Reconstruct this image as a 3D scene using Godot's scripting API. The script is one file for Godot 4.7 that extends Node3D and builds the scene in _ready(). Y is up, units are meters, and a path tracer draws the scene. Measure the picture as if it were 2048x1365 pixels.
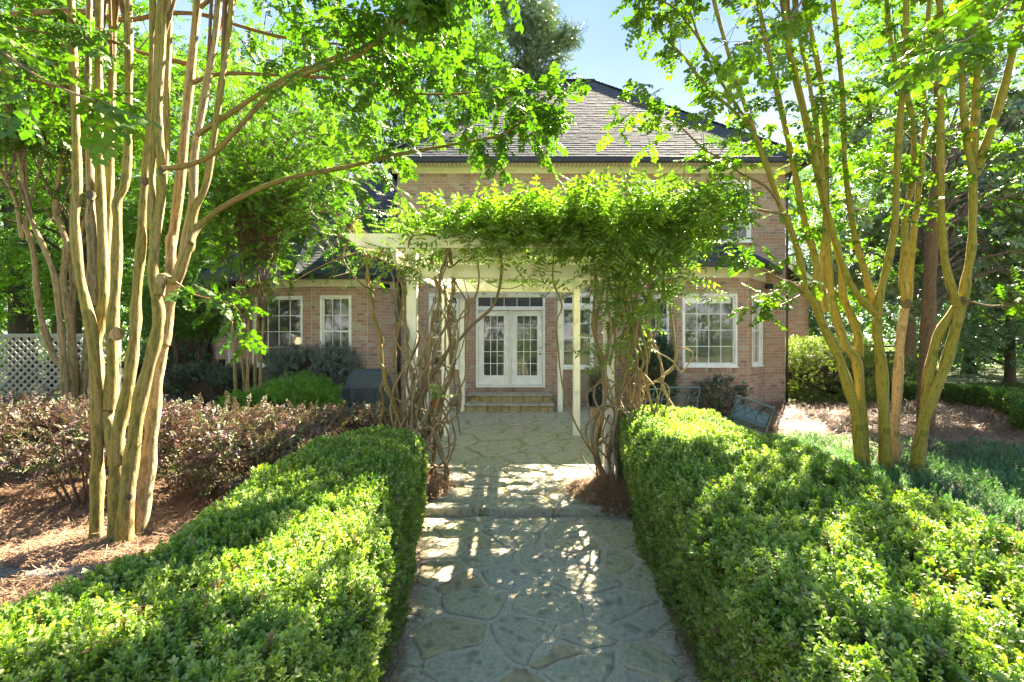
extends Node3D
# A brick house seen along a flagstone path between two boxwood hedges, through a pergola covered in wisteria.
# Metres, y up. The camera stands at x 0, z 0 and looks along -z; "d" is the distance in front of it (z = -d).

const F := 950.0
const CAM_Y := 1.78

# ---------------------------------------------------------------- small helpers
func V(px: float, py: float, d: float) -> Vector3:
	return Vector3((px - 1024.0) * d / F, CAM_Y - (py - 682.5) * d / F, -d)

func lin(r: float, g: float, b: float) -> Color:
	return Color(r, g, b).linear_to_srgb()

var used := {}
func numbered(n: String) -> String:
	if not used.has(n):
		used[n] = 0
		return n
	used[n] += 1
	return "%s_%03d" % [n, used[n]]

func thing(called: String, label: String, category: String, at: Vector3, group := "") -> Node3D:
	var o := Node3D.new()
	o.name = numbered(called)
	add_child(o)
	o.position = at
	tag(o, label, category, group)
	return o

func tag(o: Node, label: String, category: String, group := "") -> void:
	o.set_meta("label", label)
	o.set_meta("category", category)
	if group:
		o.set_meta("group", group)

func origin_of(o: Node) -> Vector3:
	var p := Vector3.ZERO
	while o is Node3D and o != self:
		p += o.position
		o = o.get_parent()
	return p

# a mesh whose vertices are in world coordinates, as a named child
func obj(called: String, mesh: Mesh, mat: Material, parent: Node) -> MeshInstance3D:
	var o := MeshInstance3D.new()
	o.mesh = mesh
	o.material_override = mat
	if parent == self:
		o.name = numbered(called)
		add_child(o)
	else:
		o.name = called
		parent.add_child(o, true)
		o.position = -origin_of(parent)
	return o

# a mesh in its own coordinates, placed by a transform that is in world coordinates
func put_obj(called: String, mesh: Mesh, mat: Material, parent: Node, t: Transform3D) -> MeshInstance3D:
	var o := MeshInstance3D.new()
	o.mesh = mesh
	o.material_override = mat
	o.name = called
	parent.add_child(o, true)
	t.origin -= origin_of(parent)
	o.transform = t
	return o

func struct(called: String, mesh: Mesh, mat: Material) -> MeshInstance3D:
	var o := obj(called, mesh, mat, self)
	o.set_meta("kind", "structure")
	return o

func multi(called: String, mesh: Mesh, mat: Material, s: Scat, parent: Node) -> MultiMeshInstance3D:
	var mm := MultiMesh.new()
	mm.transform_format = MultiMesh.TRANSFORM_3D
	mm.use_colors = true
	mm.mesh = mesh
	mm.instance_count = s.b.size() / 16
	mm.buffer = s.b
	var o := MultiMeshInstance3D.new()
	o.multimesh = mm
	o.material_override = mat
	o.set_meta("kind", "stuff")
	if parent == self:
		o.name = numbered(called)
		add_child(o)
	else:
		o.name = called
		parent.add_child(o, true)
		o.position = -origin_of(parent)
	return o

func rng(n: int) -> RandomNumberGenerator:
	var r := RandomNumberGenerator.new()
	r.seed = n
	return r

func rdir(r: RandomNumberGenerator) -> Vector3:
	var z := r.randf_range(-1, 1)
	var a := r.randf_range(0, TAU)
	var s := sqrt(1.0 - z * z)
	return Vector3(s * cos(a), z, s * sin(a))

func mixc(a: Color, b: Color, t: float) -> Color:
	return a.lerp(b, t)

func smooth(p: Array, per := 4) -> PackedVector3Array:
	var out := PackedVector3Array()
	var n := p.size()
	for i in n - 1:
		var p0: Vector3 = p[maxi(i - 1, 0)]
		var p1: Vector3 = p[i]
		var p2: Vector3 = p[i + 1]
		var p3: Vector3 = p[mini(i + 2, n - 1)]
		for k in per:
			out.append(p1.cubic_interpolate(p2, p0, p3, float(k) / per))
	out.append(p[n - 1])
	return out

# ---------------------------------------------------------------- copies
class Scat:
	var b := PackedFloat32Array()
	func put(p: Vector3, dir: Vector3, roll: float, s: float, c: Color) -> void:
		var y := dir.normalized()
		var x := y.cross(Vector3(0.31, 0.12, 0.94))
		if x.length_squared() < 0.01:
			x = y.cross(Vector3(1, 0, 0))
		x = x.normalized()
		var z := x.cross(y)
		var cr := cos(roll)
		var sr := sin(roll)
		var x2 := (x * cr + z * sr) * s
		var z2 := (z * cr - x * sr) * s
		y *= s
		b.append_array(PackedFloat32Array([x2.x, y.x, z2.x, p.x, x2.y, y.y, z2.y, p.y, x2.z, y.z, z2.z, p.z, c.r, c.g, c.b, 1.0]))
	# the upper side (local z) turned as far to the sky as the direction allows
	func put_flat(p: Vector3, dir: Vector3, up: Vector3, s: float, c: Color) -> void:
		var y := dir.normalized()
		var x := y.cross(up)
		if x.length_squared() < 0.001:
			x = y.cross(Vector3(1, 0, 0.2))
		x = x.normalized()
		var z := x.cross(y) * s
		x *= s
		y *= s
		b.append_array(PackedFloat32Array([x.x, y.x, z.x, p.x, x.y, y.y, z.y, p.y, x.z, y.z, z.z, p.z, c.r, c.g, c.b, 1.0]))
	func put_t(t: Transform3D, c: Color) -> void:
		var x := t.basis.x
		var y := t.basis.y
		var z := t.basis.z
		var p := t.origin
		b.append_array(PackedFloat32Array([x.x, y.x, z.x, p.x, x.y, y.y, z.y, p.y, x.z, y.z, z.z, p.z, c.r, c.g, c.b, 1.0]))

# ---------------------------------------------------------------- meshes
class MB:
	var v := PackedVector3Array()
	var n := PackedVector3Array()
	var c := PackedColorArray()
	var uv := PackedVector2Array()
	var ix := PackedInt32Array()
	var col := Color.WHITE

	# flat face: four corners, clockwise as seen from outside
	func quad(a: Vector3, b: Vector3, d: Vector3, e: Vector3) -> void:
		var i := v.size()
		v.append_array(PackedVector3Array([a, b, d, e]))
		uv.append_array(PackedVector2Array([Vector2(0, 0), Vector2(1, 0), Vector2(1, 1), Vector2(0, 1)]))
		for k in 4:
			c.append(col)
		ix.append_array(PackedInt32Array([i, i + 1, i + 2, i, i + 2, i + 3]))
	func tri(a: Vector3, b: Vector3, d: Vector3) -> void:
		var i := v.size()
		v.append_array(PackedVector3Array([a, b, d]))
		uv.append_array(PackedVector2Array([Vector2(0, 0), Vector2(1, 0), Vector2(1, 1)]))
		for k in 3:
			c.append(col)
		ix.append_array(PackedInt32Array([i, i + 1, i + 2]))
	# box with chamfered edges; t carries it from its own axes, half is half its size
	func cbox(t: Transform3D, half: Vector3, ch := 0.004) -> void:
		ch = minf(ch, minf(half.x, minf(half.y, half.z)) * 0.45)
		var p := {}
		for sx in [-1, 1]:
			for sy in [-1, 1]:
				for sz in [-1, 1]:
					for ax in 3:
						var q := Vector3(sx * (half.x - (0.0 if ax == 0 else ch)), sy * (half.y - (0.0 if ax == 1 else ch)), sz * (half.z - (0.0 if ax == 2 else ch)))
						p[[sx, sy, sz, ax]] = t * q
		for s in [-1, 1]:
			face(p[[s, -1, -1, 0]], p[[s, 1, -1, 0]], p[[s, 1, 1, 0]], p[[s, -1, 1, 0]], s < 0)
			face(p[[-1, s, -1, 1]], p[[-1, s, 1, 1]], p[[1, s, 1, 1]], p[[1, s, -1, 1]], s < 0)
			face(p[[-1, -1, s, 2]], p[[1, -1, s, 2]], p[[1, 1, s, 2]], p[[-1, 1, s, 2]], s < 0)
		for s in [-1, 1]:
			for u in [-1, 1]:
				face(p[[-1, s, u, 1]], p[[-1, s, u, 2]], p[[1, s, u, 2]], p[[1, s, u, 1]], s * u < 0)
				face(p[[s, -1, u, 2]], p[[s, -1, u, 0]], p[[s, 1, u, 0]], p[[s, 1, u, 2]], s * u < 0)
				face(p[[s, u, -1, 0]], p[[s, u, -1, 1]], p[[s, u, 1, 1]], p[[s, u, 1, 0]], s * u < 0)
				for w in [-1, 1]:
					if s * u * w > 0:
						tri(p[[s, u, w, 0]], p[[s, u, w, 2]], p[[s, u, w, 1]])
					else:
						tri(p[[s, u, w, 0]], p[[s, u, w, 1]], p[[s, u, w, 2]])
	func face(a: Vector3, b: Vector3, d: Vector3, e: Vector3, flip: bool) -> void:
		if flip:
			quad(a, b, d, e)
		else:
			quad(e, d, b, a)
	func box(lo: Vector3, hi: Vector3, ch := 0.004) -> void:
		cbox(Transform3D(Basis.IDENTITY, (lo + hi) * 0.5), (hi - lo) * 0.5, ch)
	# beam between two points
	func beam(a: Vector3, b: Vector3, w: float, h: float, up := Vector3.UP, ch := 0.003) -> void:
		var z := (b - a).normalized()
		var x := up.cross(z).normalized()
		var y := z.cross(x)
		cbox(Transform3D(Basis(x, y, z), (a + b) * 0.5), Vector3(w * 0.5, h * 0.5, a.distance_to(b) * 0.5), ch)
	# a round stem along points, smooth normals, v of the uv runs in metres
	func tube(p: PackedVector3Array, r: PackedFloat32Array, sides := 6, lump := 0.0, cap := true) -> void:
		var m := p.size()
		if m < 2:
			return
		var start := v.size()
		var side := Vector3.ZERO
		var run := 0.0
		for i in m:
			var t := (p[mini(i + 1, m - 1)] - p[maxi(i - 1, 0)]).normalized()
			if i == 0:
				side = t.cross(Vector3(0.21, 0.1, 0.97)).normalized()
				if side.length_squared() < 0.5:
					side = t.cross(Vector3.RIGHT).normalized()
			else:
				side = (side - t * side.dot(t)).normalized()
				run += p[i].distance_to(p[i - 1])
			var other := t.cross(side)
			for k in sides + 1:
				var a := TAU * k / sides
				var dir := side * cos(a) + other * sin(a)
				var rr := r[i]
				if lump > 0.0:
					rr *= 1.0 + lump * (sin(run * 9.0 + 2.0 * a + p[0].x * 7.0) + 0.6 * sin(run * 23.0 - 3.0 * a) + 0.7 * sin(3.0 * a + p[0].z * 5.0 + run * 2.0))
				v.append(p[i] + dir * rr)
				n.append(dir)
				c.append(col)
				uv.append(Vector2(float(k) / sides, run))
		for i in m - 1:
			for k in sides:
				var a := start + i * (sides + 1) + k
				var b := a + sides + 1
				ix.append_array(PackedInt32Array([a, b, a + 1, a + 1, b, b + 1]))
		if cap:
			for e in [0, m - 1]:
				var t2 := (p[1] - p[0]).normalized() if e == 0 else (p[m - 1] - p[m - 2]).normalized()
				if e == 0:
					t2 = -t2
				var i0 := v.size()
				v.append(p[e] + t2 * r[e] * 0.3)
				n.append(t2)
				c.append(col)
				uv.append(Vector2(0.5, run))
				for k in sides:
					var a2: int = start + e * (sides + 1) + k
					if e == 0:
						ix.append_array(PackedInt32Array([i0, a2, a2 + 1]))
					else:
						ix.append_array(PackedInt32Array([i0, a2 + 1, a2]))
	func mesh() -> ArrayMesh:
		var a := []
		a.resize(Mesh.ARRAY_MAX)
		a[Mesh.ARRAY_VERTEX] = v
		if n.size() == v.size():
			a[Mesh.ARRAY_NORMAL] = n
		a[Mesh.ARRAY_COLOR] = c
		a[Mesh.ARRAY_TEX_UV] = uv
		a[Mesh.ARRAY_INDEX] = ix
		var m := ArrayMesh.new()
		m.add_surface_from_arrays(Mesh.PRIMITIVE_TRIANGLES, a)
		return m
	# one leaf: base, direction, upper side, length, width, droop, fold; q 0 is two triangles, 1 is eight
	func leaf(b: Vector3, dir: Vector3, up: Vector3, l: float, w: float, droop: float, fold: float, q: int) -> void:
		dir = dir.normalized()
		var s := dir.cross(up).normalized()
		var nn := s.cross(dir)
		var tip := b + dir * l - nn * droop * l
		if q == 0:
			var m := b + dir * l * 0.5 - nn * (droop * 0.25 * l)
			var le := m + s * w * 0.5 + nn * fold * w
			var re := m - s * w * 0.5 + nn * fold * w
			tri(b, le, tip)
			tri(b, tip, re)
			return
		var m1 := b + dir * l * 0.33 - nn * (droop * 0.10 * l)
		var m2 := b + dir * l * 0.70 - nn * (droop * 0.45 * l)
		var l1 := m1 + s * w * 0.47 + nn * fold * w
		var r1 := m1 - s * w * 0.47 + nn * fold * w
		var l2 := m2 + s * w * 0.42 + nn * fold * w * 0.9
		var r2 := m2 - s * w * 0.42 + nn * fold * w * 0.9
		tri(b, l1, m1)
		tri(b, m1, r1)
		quad(m1, l1, l2, m2)
		quad(m1, m2, r2, r1)
		tri(m2, l2, tip)
		tri(m2, tip, r2)

func radii(n: int, a: float, b: float, pw := 1.0) -> PackedFloat32Array:
	var r := PackedFloat32Array()
	for i in n:
		r.append(lerpf(a, b, pow(float(i) / maxi(n - 1, 1), pw)))
	return r

# ---------------------------------------------------------------- materials
var tex_cache := {}
func noise_tex(freq: float, cols: Array, offs: Array, seed_: int, size := 512, kind := FastNoiseLite.TYPE_SIMPLEX_SMOOTH, oct := 5, normal := false, bump := 4.0) -> NoiseTexture2D:
	var nz := FastNoiseLite.new()
	nz.noise_type = kind
	nz.frequency = freq
	nz.seed = seed_
	nz.fractal_octaves = oct
	var t := NoiseTexture2D.new()
	t.width = size
	t.height = size
	t.seamless = true
	t.noise = nz
	if normal:
		t.as_normal_map = true
		t.bump_strength = bump
	elif cols.size():
		var g := Gradient.new()
		g.offsets = PackedFloat32Array(offs)
		g.colors = PackedColorArray(cols)
		t.color_ramp = g
	return t

func mat(c: Color, rough := 0.8, spec := 0.5) -> StandardMaterial3D:
	var m := StandardMaterial3D.new()
	m.albedo_color = c
	m.roughness = rough
	m.metallic_specular = spec
	m.cull_mode = BaseMaterial3D.CULL_DISABLED
	return m

func tri_mat(t: Texture2D, scale: float, rough := 0.85, c := Color.WHITE) -> StandardMaterial3D:
	var m := mat(c, rough)
	m.albedo_texture = t
	m.uv1_triplanar = true
	m.uv1_world_triplanar = true
	m.uv1_scale = Vector3.ONE * scale
	m.vertex_color_use_as_albedo = true
	return m

func leaf_mat(back: Color, rough := 0.42, spec := 0.5) -> StandardMaterial3D:
	var m := mat(Color.WHITE, rough, spec)
	m.vertex_color_use_as_albedo = true
	m.backlight_enabled = true
	m.backlight = back
	return m

var M := {}
var fine_noise: NoiseTexture2D

func make_materials() -> void:
	fine_noise = noise_tex(0.02, [], [], 5)
	var grain := noise_tex(0.03, [Color(0.78, 0.78, 0.78), Color(1, 1, 1), Color(0.86, 0.84, 0.82)], [0.2, 0.5, 0.8], 7)
	var soft := noise_tex(0.01, [Color(0.95, 0.95, 0.94), Color(1, 1, 1)], [0.3, 0.7], 8)
	var speck := noise_tex(0.09, [Color(0.68, 0.66, 0.64), Color(0.96, 0.95, 0.94), Color(1, 1, 1)], [0.25, 0.5, 0.8], 9)
	M.brick = tri_mat(speck, 2.2, 0.92)
	M.brick.heightmap_enabled = false
	M.mortar = tri_mat(grain, 1.3, 0.95, Color(0.80, 0.74, 0.66))
	M.white = tri_mat(soft, 0.6, 0.5, Color(0.95, 0.95, 0.94))
	M.cream = tri_mat(soft, 0.5, 0.6, Color(0.90, 0.885, 0.80))
	M.timber = tri_mat(noise_tex(0.012, [Color(0.88, 0.86, 0.80), Color(0.98, 0.98, 0.96), Color(1, 1, 0.98)], [0.15, 0.4, 0.8], 11), 0.35, 0.7, Color(0.95, 0.94, 0.89))
	M.gutter = mat(Color(0.10, 0.115, 0.115), 0.35)
	M.shingle = tri_mat(speck, 3.0, 0.95)
	M.under = mat(Color(0.16, 0.16, 0.17), 0.95)
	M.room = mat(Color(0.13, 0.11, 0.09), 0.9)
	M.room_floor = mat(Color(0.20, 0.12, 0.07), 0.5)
	M.lattice = tri_mat(soft, 0.6, 0.8, Color(0.56, 0.56, 0.53))
	M.glass = mat(Color(0.95, 0.97, 0.97, 0.04), 0.0, 0.7)
	M.glass.transparency = BaseMaterial3D.TRANSPARENCY_ALPHA
	M.metal = mat(Color(0.75, 0.75, 0.76), 0.3)
	M.metal.metallic = 0.9
	# stone
	var stone := noise_tex(0.011, [lin(0.24, 0.225, 0.175), lin(0.37, 0.345, 0.265), lin(0.48, 0.42, 0.32), lin(0.33, 0.32, 0.25), lin(0.52, 0.45, 0.34)], [0.18, 0.36, 0.5, 0.66, 0.85], 21, 1024, FastNoiseLite.TYPE_SIMPLEX_SMOOTH, 7)
	M.flag = tri_mat(stone, 0.55, 0.85)
	M.flag.heightmap_enabled = true
	M.flag.heightmap_texture = noise_tex(0.02, [], [], 23, 1024, FastNoiseLite.TYPE_SIMPLEX_SMOOTH, 7)
	M.flag.heightmap_scale = 1.0
	M.joint = tri_mat(noise_tex(0.03, [lin(0.42, 0.36, 0.26), lin(0.54, 0.46, 0.34), lin(0.48, 0.41, 0.30)], [0.2, 0.5, 0.8], 25), 1.2, 0.95)
	M.joint.heightmap_enabled = true
	M.joint.heightmap_texture = noise_tex(0.06, [], [], 26)
	M.joint.heightmap_scale = 1.0
	M.moss_joint = tri_mat(noise_tex(0.035, [lin(0.16, 0.17, 0.09), lin(0.33, 0.30, 0.12), lin(0.42, 0.38, 0.20)], [0.2, 0.5, 0.8], 27), 1.2, 0.95)
	M.ledge = tri_mat(noise_tex(0.014, [lin(0.30, 0.21, 0.08), lin(0.42, 0.33, 0.15), lin(0.34, 0.31, 0.22), lin(0.47, 0.36, 0.14)], [0.2, 0.45, 0.6, 0.85], 29), 0.9, 0.85)
	# earth
	M.ground = tri_mat(noise_tex(0.02, [lin(0.05, 0.075, 0.025), lin(0.10, 0.13, 0.045), lin(0.15, 0.15, 0.07), lin(0.20, 0.17, 0.10)], [0.2, 0.45, 0.65, 0.85], 31, 1024), 0.16, 0.95)
	M.straw = tri_mat(noise_tex(0.03, [lin(0.085, 0.05, 0.03), lin(0.22, 0.135, 0.08), lin(0.36, 0.24, 0.15)], [0.2, 0.5, 0.8], 33), 0.9, 0.95)
	M.straw.heightmap_enabled = true
	M.straw.heightmap_texture = noise_tex(0.05, [], [], 34)
	M.straw.heightmap_scale = 2.0
	M.needle = mat(Color.WHITE, 0.7)
	M.needle.vertex_color_use_as_albedo = true
	# bark: the colour of the wood comes with the vertices (moss on the side away from the sun), grain and flakes from here
	var bark := noise_tex(0.010, [Color(0.74, 0.74, 0.62), Color(0.88, 0.88, 0.78), Color(0.96, 0.95, 0.88), Color(1.0, 0.93, 0.82), Color(1.0, 0.98, 0.95), Color(0.82, 0.80, 0.68)], [0.16, 0.34, 0.44, 0.54, 0.66, 0.88], 41, 512, FastNoiseLite.TYPE_SIMPLEX_SMOOTH, 6)
	M.bark = mat(Color.WHITE, 0.8)
	M.bark.vertex_color_use_as_albedo = true
	M.bark.albedo_texture = bark
	M.bark.uv1_scale = Vector3(1.0, 0.7, 1)
	M.bark.detail_enabled = true
	M.bark.detail_blend_mode = BaseMaterial3D.BLEND_MODE_MUL
	M.bark.detail_albedo = noise_tex(0.05, [Color(0.72, 0.72, 0.66), Color(1, 1, 1), Color(0.9, 0.9, 0.86)], [0.25, 0.5, 0.8], 44)
	M.bark.heightmap_enabled = true
	M.bark.heightmap_texture = noise_tex(0.02, [], [], 43, 512)
	M.bark.heightmap_scale = 0.3
	M.vine = mat(Color.WHITE, 0.85)
	M.vine.vertex_color_use_as_albedo = true
	M.vine.albedo_texture = noise_tex(0.02, [Color(0.5, 0.47, 0.42), Color(0.95, 0.93, 0.88), Color(0.75, 0.73, 0.68)], [0.25, 0.5, 0.8], 45)
	M.vine.uv1_scale = Vector3(1, 3, 1)
	# leaves
	M.leaf = leaf_mat(Color(0.84, 1.0, 0.40), 0.48)
	M.glossy = leaf_mat(Color(0.5, 0.52, 0.2), 0.3, 0.6)
	M.box_leaf = leaf_mat(Color(0.88, 1.0, 0.42), 0.5, 0.75)
	M.dull_leaf = leaf_mat(Color(0.6, 0.5, 0.45), 0.6, 0.35)
	M.twigs = mat(Color(0.22, 0.17, 0.11), 0.9)
	M.cover = tri_mat(noise_tex(0.03, [Color(0.75, 0.75, 0.75), Color(1, 1, 1)], [0.3, 0.7], 51), 1.5, 0.55, Color(0.23, 0.28, 0.30))
	M.chair = mat(Color(0.34, 0.40, 0.44), 0.45)
	M.terracotta = tri_mat(grain, 1.5, 0.85, Color(0.74, 0.46, 0.27))
	M.urn = tri_mat(grain, 1.5, 0.85, Color(0.62, 0.53, 0.36))
	M.dark_pot = mat(Color(0.08, 0.08, 0.09), 0.4)
	M.white_pot = tri_mat(grain, 1.5, 0.6, Color(0.85, 0.85, 0.83))
	M.rail = tri_mat(grain, 1.0, 0.9, Color(0.17, 0.15, 0.13))
	M.kerb_stone = tri_mat(speck, 1.0, 0.9, Color(0.47, 0.44, 0.42))
	M.trunk = mat(Color.WHITE, 0.95)
	M.trunk.vertex_color_use_as_albedo = true
	M.trunk.albedo_texture = bark
	M.trunk.uv1_scale = Vector3(4, 1.0, 1)
	M.trunk.heightmap_enabled = true
	M.trunk.heightmap_texture = fine_noise
	M.trunk.heightmap_scale = 2.5

# ---------------------------------------------------------------- pieces: bricks, shingles, stones
# the 300 that show largest are parts of their own, the rest one part
func in_view(p: Vector3) -> bool:
	var d := -p.z
	return d > 0.3 and absf(p.x) < d * 1.09 and absf(p.y - CAM_Y) < d * 0.73

func pieces(called: String, list: Array, white: ArrayMesh, tones: Array, m: Material, parent: Node, most := 300, rest := "") -> void:
	var eye := Vector3(0, CAM_Y, 0)
	for e in list:
		e.append((0.0 if in_view(e[0].origin) else 1e6) + eye.distance_squared_to(e[0].origin) / e[2])
	list.sort_custom(func(a, b): return a[3] < b[3])
	var single := []
	for tcol in tones:
		single.append(tinted(white, tcol))
	var s := Scat.new()
	for i in list.size():
		var e = list[i]
		if i < most:
			put_obj(called, single[e[1]], m, parent, e[0])
		else:
			s.put_t(e[0], tones[e[1]])
	if s.b.size():
		multi(rest if rest else called + "_courses", white, m, s, parent)

func tinted(src: ArrayMesh, c: Color) -> ArrayMesh:
	var a := src.surface_get_arrays(0)
	var cs := PackedColorArray()
	cs.resize(a[Mesh.ARRAY_VERTEX].size())
	cs.fill(c)
	a[Mesh.ARRAY_COLOR] = cs
	var m := ArrayMesh.new()
	m.add_surface_from_arrays(Mesh.PRIMITIVE_TRIANGLES, a)
	return m

# ---------------------------------------------------------------- the house
class Face:
	var p: Vector3
	var u: Vector3
	var n: Vector3
	var w: float
	func _init(a: Vector2, b: Vector2) -> void:   # x, d of the left and right end as seen from outside
		p = Vector3(a.x, 0, -a.y)
		var q := Vector3(b.x, 0, -b.y)
		w = p.distance_to(q)
		u = (q - p) / w
		n = Vector3(-u.z, 0, u.x)
	func at(x: float, y: float, z: float) -> Vector3:
		return p + u * x + n * z + Vector3(0, y, 0)
	func xf(x: float, y: float, z: float) -> Transform3D:
		return Transform3D(Basis(u, Vector3.UP, n), at(x, y, z))

const BL := 0.212
const BH := 0.088
var brick_list := []
var brick_tones := []
var br: RandomNumberGenerator

func wall_face(mb: MB, f: Face, y0: float, y1: float, holes: Array, lay := true) -> void:
	# the mortar body, cut round the holes
	var us := [0.0, f.w]
	var vs := [y0, y1]
	for h in holes:
		for q in [h.position.x, h.end.x]:
			if q > 0.0 and q < f.w and not us.has(q):
				us.append(q)
		for q in [h.position.y, h.end.y]:
			if q > y0 and q < y1 and not vs.has(q):
				vs.append(q)
	us.sort()
	vs.sort()
	for i in us.size() - 1:
		for j in vs.size() - 1:
			var c := Vector2((us[i] + us[i + 1]) * 0.5, (vs[j] + vs[j + 1]) * 0.5)
			var open := false
			for h in holes:
				if h.has_point(c):
					open = true
			if not open:
				mb.cbox(f.xf(c.x, c.y, -0.10), Vector3((us[i + 1] - us[i]) * 0.5, (vs[j + 1] - vs[j]) * 0.5, 0.10), 0.0005)
	if not lay:
		return
	var row := 0
	var y := y0
	while y + BH * 0.6 < y1:
		var cy := y + BH * 0.5
		var spans := [[0.004, f.w - 0.004]]
		for h in holes:
			if cy + BH * 0.35 > h.position.y and cy - BH * 0.35 < h.end.y:
				var nxt := []
				for s in spans:
					if h.end.x <= s[0] or h.position.x >= s[1]:
						nxt.append(s)
						continue
					if h.position.x > s[0]:
						nxt.append([s[0], h.position.x])
					if h.end.x < s[1]:
						nxt.append([h.end.x, s[1]])
				spans = nxt
		for s in spans:
			var x: float = floor(s[0] / BL) * BL - (BL * 0.5 if row % 2 else 0.0)
			while x < s[1]:
				var a: float = maxf(x, s[0])
				var b: float = minf(x + BL, s[1])
				x += BL
				if b - a < 0.035:
					continue
				var len := b - a - 0.011
				var t := f.xf((a + b) * 0.5, cy, br.randf_range(-0.0225, -0.0195))
				t.basis.x *= len / 0.2
				t.basis = t.basis.rotated(f.n, br.randf_range(-0.004, 0.004))
				brick_list.append([t, brick_tone(), len])
		y += BH
		row += 1

func brick_tone() -> int:
	var q := br.randf()
	return br.randi_range(0, 4) if q < 0.72 else br.randi_range(5, 9)

# a course of bricks set on end under an opening
func rowlock(f: Face, x0: float, x1: float, y: float, hgt := 0.115, proud := 0.012) -> void:
	var n := int((x1 - x0) / 0.082)
	var st := (x1 - x0) / n
	for i in n:
		var t := f.xf(x0 + (i + 0.5) * st, y - hgt * 0.5, proud - 0.02)
		var b := t.basis
		t.basis = Basis(b.y * (hgt - 0.008) / 0.2, -b.x * (st - 0.01) / (BH - 0.011), b.z)
		brick_list.append([t, brick_tone(), 0.1])

# a window: casing and sashes are its body, panes, muntins and sill its pieces
func window(parent: Node, f: Face, x: float, y: float, w: float, h: float, cols: int, rows: int, hung := true, sill := true, called := "window") -> void:
	var mb := MB.new()
	var cw := 0.055
	var dep := 0.035
	# casing
	mb.cbox(f.xf(x + cw * 0.5, y + h * 0.5, -0.045), Vector3(cw * 0.5, h * 0.5, 0.065), 0.004)
	mb.cbox(f.xf(x + w - cw * 0.5, y + h * 0.5, -0.045), Vector3(cw * 0.5, h * 0.5, 0.065), 0.004)
	mb.cbox(f.xf(x + w * 0.5, y + h - cw * 0.5, -0.044), Vector3(w * 0.5 - cw, cw * 0.5, 0.065), 0.004)
	mb.cbox(f.xf(x + w * 0.5, y + cw * 0.5, -0.044), Vector3(w * 0.5 - cw, cw * 0.5, 0.065), 0.004)
	# sash
	var sw := 0.035
	var ix := x + cw
	var iy := y + cw
	var iw := w - 2 * cw
	var ih := h - 2 * cw
	for s in [0, 1]:
		mb.cbox(f.xf(ix + sw * 0.5 if s == 0 else ix + iw - sw * 0.5, iy + ih * 0.5, -0.062), Vector3(sw * 0.5, ih * 0.5, 0.022), 0.003)
		mb.cbox(f.xf(ix + iw * 0.5, iy + sw * 0.5 if s == 0 else iy + ih - sw * 0.5, -0.0625), Vector3(iw * 0.5 - sw, sw * 0.5, 0.022), 0.003)
	if hung:
		mb.cbox(f.xf(ix + iw * 0.5, iy + ih * 0.5, -0.058), Vector3(iw * 0.5 - sw, 0.02, 0.022), 0.003)
	var o := obj(called, mb.mesh(), M.white, parent)
	var gx := ix + sw
	var gy := iy + sw
	var gw := iw - 2 * sw
	var gh := ih - 2 * sw
	grid_panes(o, f, gx, gy, gw, gh, cols, rows, -0.066, rows / 2 if hung else -1)
	if sill:
		var sb := MB.new()
		sb.cbox(f.xf(x + w * 0.5, y - 0.018, 0.0), Vector3(w * 0.5 + 0.02, 0.0175, 0.05), 0.004)
		obj("sill", sb.mesh(), M.white, o)

func grid_panes(o: Node, f: Face, gx: float, gy: float, gw: float, gh: float, cols: int, rows: int, z: float, skip: int) -> void:
	var pw := gw / cols
	var ph := gh / rows
	var m2 := 0.009
	for i in range(1, cols):
		var b := MB.new()
		b.cbox(f.xf(gx + i * pw, gy + gh * 0.5, z), Vector3(m2, gh * 0.5, 0.013), 0.003)
		obj("muntin", b.mesh(), M.white, o)
	for j in range(1, rows):
		if j == skip:
			continue
		var b := MB.new()
		b.cbox(f.xf(gx + gw * 0.5, gy + j * ph, z), Vector3(gw * 0.5, m2, 0.0125), 0.003)
		obj("muntin", b.mesh(), M.white, o)
	for i in cols:
		for j in rows:
			var g := MB.new()
			for zz in [z + 0.005, z - 0.007]:
				var tilt := Vector3(br.randf_range(-0.0006, 0.0006), br.randf_range(-0.0006, 0.0006), 0)
				var a := f.at(gx + i * pw, gy + j * ph, zz + tilt.x)
				var b := f.at(gx + (i + 1) * pw, gy + j * ph, zz + tilt.y)
				var c := f.at(gx + (i + 1) * pw, gy + (j + 1) * ph, zz - tilt.x)
				var e := f.at(gx + i * pw, gy + (j + 1) * ph, zz - tilt.y)
				g.quad(e, c, b, a)
			obj("pane", g.mesh(), M.glass, o)

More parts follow.
